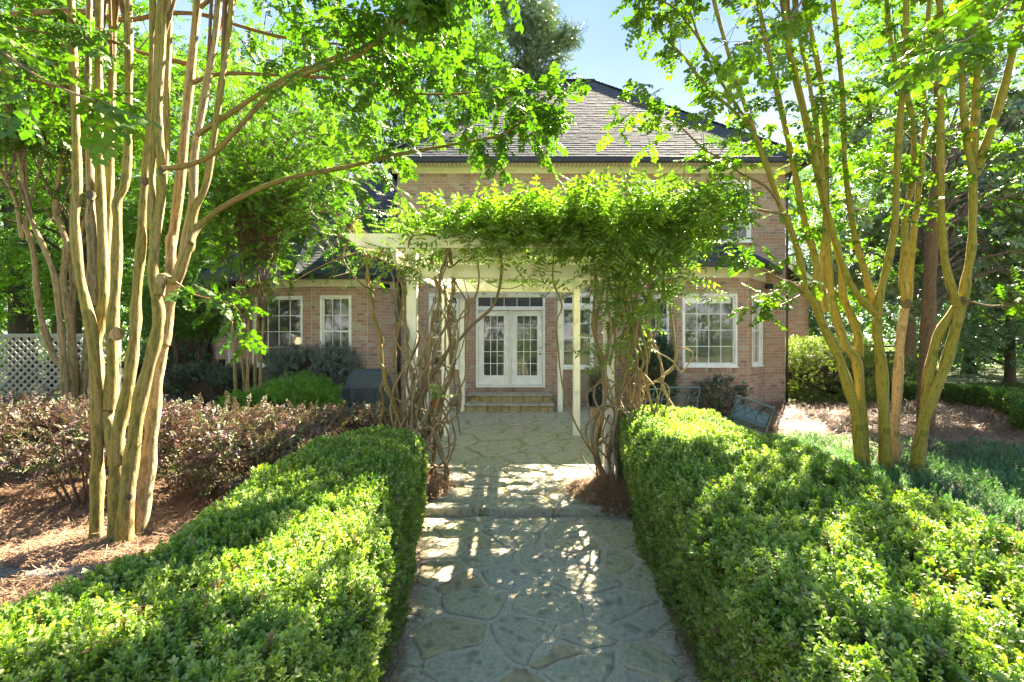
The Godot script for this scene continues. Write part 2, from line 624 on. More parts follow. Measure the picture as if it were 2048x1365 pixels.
# one plane of a roof: eave left and right, ridge left and right (equal for a triangle)
var shingle_list := []
func roof_plane(mb: MB, e0: Vector3, e1: Vector3, r1: Vector3, r0: Vector3, lay := true, course := 0.145) -> void:
	var e := (e1 - e0)
	var w := e.length()
	e /= w
	var up := r0 - e0
	var ul := up.dot(e)
	up = up - e * ul
	var l := up.length()
	up /= l
	var nn := e.cross(up).normalized()
	var ur := (r1 - e0).dot(e)
	var dn := nn * 0.05
	mb.quad(e0, r0, r1, e1)
	mb.quad(e0 - dn, e1 - dn, r1 - dn, r0 - dn)
	mb.quad(e0 - dn, e0, e1, e1 - dn)
	if not lay:
		return
	var k := 0
	while k * course < l - 0.02:
		var v := k * course
		var a := ul * v / l
		var b := w + (ur - w) * v / l
		var x := a - br.randf() * 0.3
		while x < b:
			var tw := br.randf_range(0.17, 0.34)
			var xa := maxf(x, a)
			var xb := minf(x + tw, b)
			x += tw
			if xb - xa < 0.03:
				continue
			var t := Transform3D(Basis(e * ((xb - xa - 0.004) / 0.3), up, nn), e0 + e * (xa + xb) * 0.5 + up * (v + 0.085) + nn * (0.012 + br.randf_range(0, 0.004)))
			t.basis = t.basis.rotated(e, -0.055)
			shingle_list.append([t, br.randi_range(0, 5), xb - xa])
		k += 1

func trim(mb: MB, a: Vector3, b: Vector3, w: float, h: float) -> void:
	mb.beam(a, b, w, h)

func build_house() -> void:
	br = rng(77)
	var h := thing("brick_house", "two storey brown brick house with grey shingled hip roof and white French doors", "house", Vector3(2.0, 0, -13.1))
	brick_tones = [Color(0.501, 0.321, 0.239), Color(0.516, 0.365, 0.277), Color(0.451, 0.288, 0.224), Color(0.518, 0.402, 0.315), Color(0.491, 0.339, 0.269),
		Color(0.390, 0.268, 0.233), Color(0.340, 0.236, 0.200), Color(0.523, 0.464, 0.383), Color(0.431, 0.326, 0.298), Color(0.498, 0.288, 0.196)]
	var wm := MB.new()
	var main := Face.new(Vector2(-3.16, 13.1), Vector2(7.54, 13.1))
	var mx := 3.16
	wall_face(wm, main, -0.12, 6.42, [Rect2(-0.993 + mx, 0.504, 1.903, 2.552), Rect2(-2.29 + mx, 1.03, 0.83, 2.05), Rect2(1.35 + mx, 1.03, 0.90, 2.05),
		Rect2(5.67 + mx, 4.52, 0.92, 1.70), Rect2(3.37 + mx, 4.52, 0.92, 1.70), Rect2(3.45 + mx, 0.3, 3.4, 3.1)])
	var bl := Face.new(Vector2(3.35, 13.1), Vector2(4.25, 12.2))
	var bf := Face.new(Vector2(4.25, 12.2), Vector2(6.07, 12.2))
	var brf := Face.new(Vector2(6.07, 12.2), Vector2(6.97, 13.1))
	wall_face(wm, bl, -0.12, 3.42, [Rect2(0.24, 1.13, 0.80, 1.86)])
	wall_face(wm, bf, -0.12, 3.42, [Rect2(0.128, 1.13, 1.412, 1.86)])
	wall_face(wm, brf, -0.12, 3.42, [Rect2(0.27, 1.13, 0.80, 1.86)])
	var la := Face.new(Vector2(-8.83, 14.0), Vector2(-7.45, 12.9))
	var lb := Face.new(Vector2(-7.45, 12.9), Vector2(-5.2, 12.3))
	var lc := Face.new(Vector2(-5.2, 12.3), Vector2(-3.74, 12.3))
	var ld := Face.new(Vector2(-3.74, 12.3), Vector2(-3.16, 13.1))
	wall_face(wm, la, -0.12, 3.2, [Rect2(1.147, 1.1, 0.51, 1.86)])
	wall_face(wm, lb, -0.12, 3.2, [Rect2(0.489, 1.1, 1.58, 1.86)])
	wall_face(wm, lc, -0.12, 3.2, [Rect2(0.23, 1.1, 0.81, 1.86)])
	wall_face(wm, ld, -0.12, 3.2, [])
	# the sides, the back and the wing behind on the right
	wall_face(wm, Face.new(Vector2(7.54, 13.1), Vector2(7.54, 21.2)), -0.12, 6.42, [])
	wall_face(wm, Face.new(Vector2(7.54, 21.2), Vector2(-9.0, 21.2)), -0.12, 3.3, [], false)
	wall_face(wm, Face.new(Vector2(7.54, 21.2), Vector2(-3.16, 21.2)), 3.3, 6.42, [], false)
	wall_face(wm, Face.new(Vector2(-8.83, 21.2), Vector2(-8.83, 14.0)), -0.12, 3.2, [])
	wall_face(wm, Face.new(Vector2(-3.16, 21.2), Vector2(-3.16, 13.1)), 3.2, 6.42, [])
	var rw := Face.new(Vector2(9.0, 20.0), Vector2(12.5, 20.0))
	wall_face(wm, rw, -0.12, 4.1, [])
	wall_face(wm, Face.new(Vector2(12.5, 20.0), Vector2(12.5, 25.0)), -0.12, 4.1, [], false)
	wall_face(wm, Face.new(Vector2(7.6, 20.02), Vector2(9.0, 20.02)), -0.12, 4.1, [])
	var wall := obj("wall", wm.mesh(), M.mortar, h)
	# sills of bricks on end
	rowlock(main, -0.993 + mx, 0.91 + mx, 0.498)
	rowlock(main, -2.29 + mx, -1.46 + mx, 0.99)
	rowlock(main, 1.35 + mx, 2.25 + mx, 0.99)
	rowlock(main, 5.65 + mx, 6.61 + mx, 4.48)
	rowlock(main, 3.35 + mx, 4.31 + mx, 4.48)
	rowlock(bf, 0.1, 1.57, 1.09, 0.115, 0.016)
	rowlock(bl, 0.22, 1.06, 1.09, 0.115, 0.016)
	rowlock(brf, 0.25, 1.09, 1.09, 0.115, 0.016)
	rowlock(lb, 0.47, 2.09, 1.06)
	rowlock(lc, 0.21, 1.06, 1.06)
	rowlock(la, 1.13, 1.67, 1.06)
	var bm := MB.new()
	bm.cbox(Transform3D.IDENTITY, Vector3(0.1, (BH - 0.011) * 0.5, 0.026), 0.004)
	pieces("brick", brick_list, bm.mesh(), brick_tones, M.brick, wall)
	# windows
	window(h, main, -2.29 + mx, 1.03, 0.83, 1.70, 2, 4)
	window(h, main, 1.35 + mx, 1.03, 0.90, 1.70, 2, 4)
	window(h, main, -2.29 + mx, 2.735, 0.83, 0.345, 3, 1, false, false, "transom_window")
	window(h, main, 1.35 + mx, 2.735, 0.90, 0.345, 3, 1, false, false, "transom_window")
	window(h, main, 5.67 + mx, 4.52, 0.92, 1.70, 3, 4)
	window(h, main, 3.37 + mx, 4.52, 0.92, 1.70, 3, 4)
	window(h, bl, 0.24, 1.13, 0.80, 1.86, 2, 4)
	window(h, bf, 0.128, 1.13, 1.412, 1.86, 4, 4, false)
	window(h, brf, 0.27, 1.13, 0.80, 1.86, 2, 4)
	window(h, la, 1.147, 1.1, 0.51, 1.86, 1, 4)
	window(h, lb, 0.489, 1.1, 1.58, 1.86, 4, 4, false)
	window(h, lc, 0.23, 1.1, 0.81, 1.86, 3, 4)
	# a pale blind rolled up at the top of the bay window
	var bb := MB.new()
	bb.cbox(bf.xf(0.834, 2.83, -0.13), Vector3(0.60, 0.075, 0.012), 0.004)
	obj("window_blind", bb.mesh(), M.white, h)
	# French doors
	var fx := -0.993 + mx
	var dm := MB.new()
	for q in [[fx + 0.03, 0.504 + 1.276, 0.03, 1.276], [fx + 1.873, 0.504 + 1.276, 0.03, 1.276]]:
		dm.cbox(main.xf(q[0], q[1], -0.03), Vector3(q[2], q[3], 0.07), 0.004)
	dm.cbox(main.xf(fx + 0.9515, 3.03, -0.031), Vector3(0.891, 0.026, 0.07), 0.004)
	dm.cbox(main.xf(fx + 0.9515, 2.68, -0.031), Vector3(0.891, 0.055, 0.07), 0.004)
	dm.cbox(main.xf(fx + 0.9515, 0.53, -0.025), Vector3(0.891, 0.026, 0.085), 0.004)
	dm.cbox(main.xf(fx + 0.9515, 1.59, -0.04), Vector3(0.03, 1.034, 0.06), 0.004)
	var df := obj("door_frame", dm.mesh(), M.white, h)
	grid_panes(df, main, fx + 0.06, 2.735, 1.783, 0.269, 5, 1, -0.05, -1)
	for k in 2:
		var x0 := fx + 0.064 + k * 0.921
		var dw := 0.854
		var y0 := 0.565
		var dh := 2.05
		var db := MB.new()
		db.cbox(main.xf(x0 + 0.065, y0 + dh * 0.5, -0.055), Vector3(0.065, dh * 0.5, 0.022), 0.004)
		db.cbox(main.xf(x0 + dw - 0.065, y0 + dh * 0.5, -0.055), Vector3(0.065, dh * 0.5, 0.022), 0.004)
		db.cbox(main.xf(x0 + dw * 0.5, y0 + dh - 0.065, -0.0555), Vector3(dw * 0.5 - 0.13, 0.065, 0.022), 0.004)
		db.cbox(main.xf(x0 + dw * 0.5, y0 + 0.125, -0.0555), Vector3(dw * 0.5 - 0.13, 0.125, 0.022), 0.004)
		# the moulding round the lights
		db.cbox(main.xf(x0 + 0.14, y0 + 1.085, -0.045), Vector3(0.012, 0.845, 0.022), 0.004)
		db.cbox(main.xf(x0 + dw - 0.14, y0 + 1.085, -0.045), Vector3(0.012, 0.845, 0.022), 0.004)
		db.cbox(main.xf(x0 + dw * 0.5, y0 + 0.252, -0.0455), Vector3(dw * 0.5 - 0.152, 0.012, 0.022), 0.004)
		db.cbox(main.xf(x0 + dw * 0.5, y0 + 1.918, -0.0455), Vector3(dw * 0.5 - 0.152, 0.012, 0.022), 0.004)
		var door := obj("door", db.mesh(), M.white, h)
		grid_panes(door, main, x0 + 0.152, y0 + 0.264, dw - 0.304, 1.642, 3, 5, -0.055, -1)
		if k == 1:
			for q in [[0.86, 0.030, "door_handle"], [1.03, 0.026, "deadbolt"]]:
				var kb := MB.new()
				var c := main.at(x0 + dw - 0.065, y0 + q[0], -0.03)
				kb.tube(PackedVector3Array([c, c + Vector3(0, 0, 0.012), c + Vector3(0, 0, 0.03), c + Vector3(0, 0, 0.045), c + Vector3(0, 0, 0.062), c + Vector3(0, 0, 0.066)]), PackedFloat32Array([q[1], q[1], 0.012, 0.022, q[1] * 0.85, 0.008]), 12)
				obj(q[2], kb.mesh(), M.metal, door)
		# a dark gap under each door leaf
	# inside: floors, ceiling, a dividing wall, so that the rooms are dim and closed
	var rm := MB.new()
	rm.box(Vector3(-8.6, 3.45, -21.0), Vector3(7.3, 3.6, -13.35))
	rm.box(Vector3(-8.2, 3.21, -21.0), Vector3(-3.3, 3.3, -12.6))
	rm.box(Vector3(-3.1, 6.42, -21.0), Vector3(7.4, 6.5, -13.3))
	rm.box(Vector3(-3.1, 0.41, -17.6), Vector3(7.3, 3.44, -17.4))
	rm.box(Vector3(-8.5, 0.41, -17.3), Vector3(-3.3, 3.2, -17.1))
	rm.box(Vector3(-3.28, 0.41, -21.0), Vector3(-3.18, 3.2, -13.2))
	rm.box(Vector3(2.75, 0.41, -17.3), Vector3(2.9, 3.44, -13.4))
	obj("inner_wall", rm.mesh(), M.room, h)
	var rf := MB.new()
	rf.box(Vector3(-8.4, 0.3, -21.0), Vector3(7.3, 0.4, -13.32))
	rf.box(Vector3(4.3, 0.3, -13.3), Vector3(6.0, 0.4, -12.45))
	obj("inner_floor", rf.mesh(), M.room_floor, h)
	# roofs
	var rb := MB.new()
	var ey := 6.66
	var e0 := Vector3(-3.0, ey, -12.58)
	var e1 := Vector3(7.95, ey, -12.58)
	var e2 := Vector3(7.95, ey, -21.7)
	var e3 := Vector3(-3.55, ey, -21.7)
	e0.x = -3.55
	var r0 := Vector3(1.35, 11.15, -17.14)
	var r1 := Vector3(2.95, 11.15, -17.14)
	roof_plane(rb, e0, e1, r1, r0)
	roof_plane(rb, e1, e2, r1, r1)
	roof_plane(rb, e2, e3, r0, r1, false)
	roof_plane(rb, e3, e0, r0, r0, false)
	# the left wing
	var ly := 3.44
	var w0 := Vector3(-2.95, ly, -12.55)
	var w1 := Vector3(-3.5, ly, -11.8)
	var w2 := Vector3(-5.3, ly, -11.8)
	var w3 := Vector3(-7.7, ly, -12.42)
	var w4 := Vector3(-9.4, ly, -13.75)
	var w5 := Vector3(-9.4, ly, -21.7)
	var q0 := Vector3(-6.3, 7.4, -16.5)
	var q1 := Vector3(-3.18, 7.4, -16.5)
	roof_plane(rb, w1, w0, q1, q1)
	roof_plane(rb, w2, w1, q1, q0)
	roof_plane(rb, w3, w2, q0, q0)
	roof_plane(rb, w4, w3, q0, q0)
	roof_plane(rb, w5, w4, q0, q0)
	roof_plane(rb, Vector3(-3.18, ly, -21.7), w5, q0, q1, false)
	# the bay
	var by := 3.72
	var b0 := Vector3(2.95, by, -12.98)
	var b1 := Vector3(4.05, by, -11.72)
	var b2 := Vector3(6.27, by, -11.72)
	var b3 := Vector3(7.35, by, -12.98)
	var t0 := Vector3(4.35, 4.46, -13.09)
	var t1 := Vector3(5.95, 4.46, -13.09)
	roof_plane(rb, b0, b1, t0, t0)
	roof_plane(rb, b1, b2, t1, t0)
	roof_plane(rb, b2, b3, t1, t1)
	# the wing behind on the right: a gable that falls to the right
	roof_plane(rb, Vector3(12.9, 3.9, -19.7), Vector3(12.9, 3.9, -25.0), Vector3(8.0, 8.4, -25.0), Vector3(8.0, 8.4, -19.7), false)
	var roof := obj("roof", rb.mesh(), M.under, h)
	var sm := MB.new()
	sm.cbox(Transform3D.IDENTITY, Vector3(0.15, 0.09, 0.006), 0.003)
	var st := [Color(0.048, 0.057, 0.078), Color(0.055, 0.065, 0.088), Color(0.042, 0.049, 0.067), Color(0.062, 0.071, 0.094), Color(0.046, 0.054, 0.072), Color(0.052, 0.061, 0.083)]
	pieces("shingle", shingle_list, sm.mesh(), st, M.shingle, roof)
	var cap := MB.new()
	for sgm in [[r0, r1], [e1, r1], [e0, r0], [q0, w4], [q0, w3], [q0, w2], [q1, w1], [t1, b2], [t0, b1]]:
		var a: Vector3 = sgm[0]
		var b: Vector3 = sgm[1]
		var n := int(a.distance_to(b) / 0.2)
		for i in n:
			var c0 := a.lerp(b, (i + 0.0) / n) + Vector3(0, 0.035, 0)
			var c1 := a.lerp(b, (i + 1.15) / n) + Vector3(0, 0.028, 0)
			cap.col = st[i % 6]
			cap.beam(c0, c1, 0.24, 0.012)
	obj("ridge_cap", cap.mesh(), M.shingle, roof)
	# eaves: frieze, soffit, gutter
	var so := MB.new()
	so.box(Vector3(-3.3, 6.40, -13.1), Vector3(7.57, 6.56, -13.06))
	so.box(Vector3(-3.5, 6.56, -13.1), Vector3(7.85, 6.575, -12.64))
	so.box(Vector3(7.56, 6.40, -21.2), Vector3(7.60, 6.56, -13.05))
	so.box(Vector3(7.54, 6.557, -21.5), Vector3(7.85, 6.573, -13.1))
	var lowf := [[w0, w1], [w1, w2], [w2, w3], [w3, w4]]
	var lows := [[ld, 3.2], [lc, 3.2], [lb, 3.2], [la, 3.2]]
	for q in lows:
		var f: Face = q[0]
		so.cbox(f.xf(f.w * 0.5, 3.30, 0.012), Vector3(f.w * 0.5 + 0.008, 0.11, 0.014), 0.003)
		so.cbox(f.xf(f.w * 0.5, 3.40, 0.22), Vector3(f.w * 0.5 + 0.16, 0.008, 0.25), 0.003)
	for f in [bl, bf, brf]:
		so.cbox(f.xf(f.w * 0.5, 3.54, 0.012), Vector3(f.w * 0.5 + 0.008, 0.13, 0.014), 0.003)
		so.cbox(f.xf(f.w * 0.5, 3.675, 0.20), Vector3(f.w * 0.5 + 0.14, 0.008, 0.22), 0.003)
	# rake of the wing behind
	so.beam(Vector3(12.95, 3.75, -19.72), Vector3(8.0, 8.25, -19.72), 0.05, 0.34)
	so.box(Vector3(11.3, 4.1, -20.05), Vector3(12.5, 4.3, -20.0))
	obj("soffit", so.mesh(), M.cream, h)
	# slots of the vented soffit
	var vs := MB.new()
	var x := -3.3
	while x < 7.7:
		vs.box(Vector3(x, 6.551, -12.98), Vector3(x + 0.012, 6.5595, -12.76), 0.001)
		x += 0.105
	obj("soffit_vent", vs.mesh(), M.under, h)
	for q in [[e0, e1, 6.58, 0.12], [e1, e2, 6.58, 0.12]]:
		gutter(h, q[0], q[1], q[2])
	for q in lowf:
		gutter(h, q[1], q[0], ly - 0.06)
	gutter(h, b0, b1, by - 0.05)
	gutter(h, b1, b2, by - 0.05)
	gutter(h, b2, b3, by - 0.05)
	downspout(h, [Vector3(-2.98, 3.36, -12.62), Vector3(-3.0, 3.2, -12.72), Vector3(-3.08, 3.0, -12.98), Vector3(-3.1, 2.6, -13.0), Vector3(-3.1, 0.02, -13.0)])
	downspout(h, [Vector3(-9.0, 3.36, -13.55), Vector3(-8.95, 3.1, -13.75), Vector3(-8.93, 2.8, -13.88), Vector3(-8.93, 0.02, -13.88)])
	downspout(h, [Vector3(7.62, 6.5, -12.75), Vector3(7.6, 6.2, -13.04), Vector3(7.6, 5.8, -13.12), Vector3(7.6, 0.1, -13.12)], 0.03)
	var dk := MB.new()
	dk.box(Vector3(6.93, 3.20, -12.98), Vector3(7.10, 3.34, -12.9))
	obj("wall_lamp", dk.mesh(), M.gutter, h)

func gutter(h: Node, a: Vector3, b: Vector3, y: float) -> void:
	var g := MB.new()
	var out := (b - a).cross(Vector3.UP).normalized()
	a.y = y
	b.y = y
	g.beam(a + out * 0.05, b + out * 0.05, 0.012, 0.12)
	g.beam(a - Vector3(0, 0.055, 0), b - Vector3(0, 0.055, 0), 0.10, 0.012)
	g.beam(a + out * 0.055 + Vector3(0, 0.06, 0), b + out * 0.055 + Vector3(0, 0.06, 0), 0.025, 0.014)
	g.beam(a - out * 0.055, b - out * 0.055, 0.012, 0.118)
	obj("gutter", g.mesh(), M.gutter, h)

func downspout(h: Node, p: Array, r := 0.05) -> void:
	var g := MB.new()
	for i in p.size() - 1:
		var a: Vector3 = p[i]
		var b: Vector3 = p[i + 1]
		g.beam(a, b + (b - a).normalized() * 0.02, r * 1.9, r * 1.5, Vector3(0.02, 0, 1), 0.012)
	obj("downspout", g.mesh(), M.gutter, h)

func build_steps() -> void:
	var r := rng(5)
	var s := thing("stone_steps", "two low stone steps with tan faces and pale treads below the French doors", "steps", Vector3(-0.07, 0, -12.4))
	var core := MB.new()
	core.box(Vector3(-1.13, -0.04, -13.05), Vector3(0.99, 0.31, -12.44))
	core.box(Vector3(-1.15, -0.04, -12.44), Vector3(1.0, 0.13, -11.94))
	obj("core", core.mesh(), M.joint, s)
	for q in [[-1.21, 1.08, 11.90, 0.0, 0.145], [-1.19, 1.05, 12.40, 0.19, 0.145]]:
		var x: float = q[0] + 0.04
		while x < q[1] - 0.06:
			var w: float = minf(r.randf_range(0.17, 0.34), q[1] - 0.04 - x)
			if q[1] - 0.04 - x - w < 0.1:
				w = q[1] - 0.04 - x
			var b := MB.new()
			var tone := r.randf_range(0.8, 1.15)
			b.col = Color(tone, tone * r.randf_range(0.92, 1.0), tone * r.randf_range(0.8, 1.0))
			b.box(Vector3(x, q[3] - 0.02, -q[2] - 0.08), Vector3(x + w - 0.012, q[3] + q[4] - 0.004, -q[2] + r.randf_range(-0.012, 0.012)), 0.014)
			obj("riser_stone", b.mesh(), M.ledge, s)
			x += w
		x = q[0]
		while x < q[1] - 0.05:
			var w: float = minf(r.randf_range(0.5, 0.85), q[1] - x)
			if q[1] - x - w < 0.25:
				w = q[1] - x
			var b := MB.new()
			var tone := r.randf_range(0.95, 1.25)
			b.col = Color(tone, tone, tone * 0.98)
			b.box(Vector3(x, q[3] + q[4], -q[2] - 0.62), Vector3(x + w - 0.008, q[3] + q[4] + 0.047, -q[2] + 0.05 + r.randf_range(-0.015, 0.015)), 0.016)
			obj("tread_slab", b.mesh(), M.flag, s)
			x += w

# ---------------------------------------------------------------- flagstones
func clip(poly: PackedVector2Array, p: Vector2, n: Vector2) -> PackedVector2Array:   # keeps the side that n points away from
	var out := PackedVector2Array()
	var m := poly.size()
	for i in m:
		var a := poly[i]
		var b := poly[(i + 1) % m]
		var da := (a - p).dot(n)
		var db := (b - p).dot(n)
		if da <= 0.0:
			out.append(a)
		if (da < 0.0 and db > 0.0) or (da > 0.0 and db < 0.0):
			out.append(a + (b - a) * (da / (da - db)))
	return out

func flagstones(parent: Node, region: PackedVector2Array, step: float, joint: float, top: float, r: RandomNumberGenerator, cols: Array, jit := 0.42) -> void:
	var lo := region[0]
	var hi := region[0]
	for p in region:
		lo = lo.min(p)
		hi = hi.max(p)
	var pts := []
	var row := 0
	var y := lo.y - step
	while y < hi.y + step:
		var x := lo.x - step + (step * 0.6 if row % 2 else 0.0)
		while x < hi.x + step:
			pts.append(Vector2(x, y) + Vector2(r.randf_range(-jit, jit), r.randf_range(-jit, jit) * 0.8) * step)
			if r.randf() < 0.24:
				pts.append(Vector2(x, y) + Vector2(r.randf_range(-0.5, 0.5), r.randf_range(-0.5, 0.5)) * step)
			x += step * 1.18
		y += step * 0.86
		row += 1
	var nz := FastNoiseLite.new()
	nz.frequency = 2.6
	nz.seed = r.randi()
	for i in pts.size():
		var c: Vector2 = pts[i]
		var poly := region.duplicate()
		for j in pts.size():
			if j == i or c.distance_to(pts[j]) > step * 2.6:
				continue
			var q: Vector2 = pts[j]
			var n := (q - c).normalized()
			poly = clip(poly, (c + q) * 0.5 - n * joint * 0.5, n)
			if poly.size() < 3:
				break
		if poly.size() < 3 or absf(area(poly)) < 0.018:
			continue
		# wander along the edges, knock off the corners
		var ring := PackedVector2Array()
		var m := poly.size()
		for k in m:
			var a := poly[k]
			var b := poly[(k + 1) % m]
			var n := maxi(2, int(a.distance_to(b) / 0.13))
			for t in n:
				if n > 2 and t == 0:
					ring.append(a.lerp(b, 0.06))
					continue
				ring.append(a.lerp(b, (t + (0.12 if t == 0 else 0.0)) / n))
			ring.append(a.lerp(b, 0.93))
		var cen := Vector2.ZERO
		for p in ring:
			cen += p
		cen /= ring.size()
		for k in ring.size():
			var p := ring[k]
			var o := (p - cen).normalized()
			ring[k] = p - o * (0.010 + 0.045 * nz.get_noise_2d(p.x * 1.6, p.y * 1.6) + 0.03 * absf(nz.get_noise_2d(p.x * 5.0 + 50.0, p.y * 5.0)))
		var mb := MB.new()
		mb.col = cols[r.randi() % cols.size()] * r.randf_range(0.88, 1.1)
		var tilt := Vector2(r.randf_range(-1, 1), r.randf_range(-1, 1)) * 0.008
		var lift := r.randf_range(-0.004, 0.006)
		var k2 := ring.size()
		var ch := Vector3(cen.x, top + lift + 0.002, -cen.y)
		for k in k2:
			var a := ring[k]
			var b := ring[(k + 1) % k2]
			var ai := a + (cen - a).normalized() * 0.014
			var bi := b + (cen - b).normalized() * 0.014
			var am := a.lerp(cen, 0.45)
			var bm := b.lerp(cen, 0.45)
			var hh := func(p: Vector2, e: float) -> Vector3:
				return Vector3(p.x, top + lift + tilt.dot(p - cen) + e + 0.006 * nz.get_noise_2d(p.x * 1.7, p.y * 1.7 + 9.0), -p.y)
			var A: Vector3 = hh.call(ai, 0.0)
			var B: Vector3 = hh.call(bi, 0.0)
			mb.tri(ch, hh.call(bm, 0.002), hh.call(am, 0.002))
			mb.quad(hh.call(am, 0.002), hh.call(bm, 0.002), B, A)
			var A2: Vector3 = hh.call(a, -0.009)
			var B2: Vector3 = hh.call(b, -0.009)
			mb.quad(A, B, B2, A2)
			mb.quad(A2, B2, Vector3(b.x, top - 0.06, -b.y), Vector3(a.x, top - 0.06, -a.y))
		obj("flagstone", mb.mesh(), M.flag, parent)

func area(p: PackedVector2Array) -> float:
	var s := 0.0
	for i in p.size():
		s += p[i].cross(p[(i + 1) % p.size()])
	return s * 0.5

const PATH_Y := -0.09

func sheet(called: String, poly: PackedVector2Array, y: float, step: float, m: Material, lump := 0.0, edge := 0.0, freq := 1.5, seed_ := 1) -> MeshInstance3D:
	var nz := FastNoiseLite.new()
	nz.frequency = freq
	nz.seed = seed_
	var lo := poly[0]
	var hi := poly[0]
	for p in poly:
		lo = lo.min(p)
		hi = hi.max(p)
	var mb := MB.new()
	var nx := int(ceil((hi.x - lo.x) / step))
	var ny := int(ceil((hi.y - lo.y) / step))
	var hgt := {}
	for i in nx + 1:
		for j in ny + 1:
			var p := lo + Vector2(i, j) * step
			if Geometry2D.is_point_in_polygon(p, poly):
				hgt[Vector2i(i, j)] = y + lump * (nz.get_noise_2d(p.x, p.y) + 0.4 * nz.get_noise_2d(p.x * 4.0, p.y * 4.0))
	for i in nx:
		for j in ny:
			var q := []
			for k in [Vector2i(i, j), Vector2i(i, j + 1), Vector2i(i + 1, j + 1), Vector2i(i + 1, j)]:
				var p := lo + Vector2(k) * step
				var e := Vector2(nz.get_noise_2d(p.x * 2.0, p.y * 2.0), nz.get_noise_2d(p.x * 2.0 + 30.0, p.y * 2.0)) * edge
				q.append(Vector3(p.x + e.x, hgt.get(k, y - 0.09), -(p.y + e.y)))
			if hgt.has(Vector2i(i, j)) or hgt.has(Vector2i(i + 1, j)) or hgt.has(Vector2i(i, j + 1)) or hgt.has(Vector2i(i + 1, j + 1)):
				mb.quad(q[0], q[1], q[2], q[3])
	return struct(called, mb.mesh(), m)

func ground_y(x: float, d: float) -> float:
	var y := -0.05 + 0.02 * sin(x * 0.7 + 1.0) * sin(d * 0.6)
	if d < 5.3:
		y -= 0.11 * (1.0 - smoothstep(1.3, 1.9, absf(x - 0.2)))
	if d > 4.9 and d < 13.5 and absf(x) < 5.0:
		y = minf(y, -0.07)
	y += 0.5 * smoothstep(22.0, 60.0, absf(d)) * sin(x * 0.05 + 2.0)
	return y

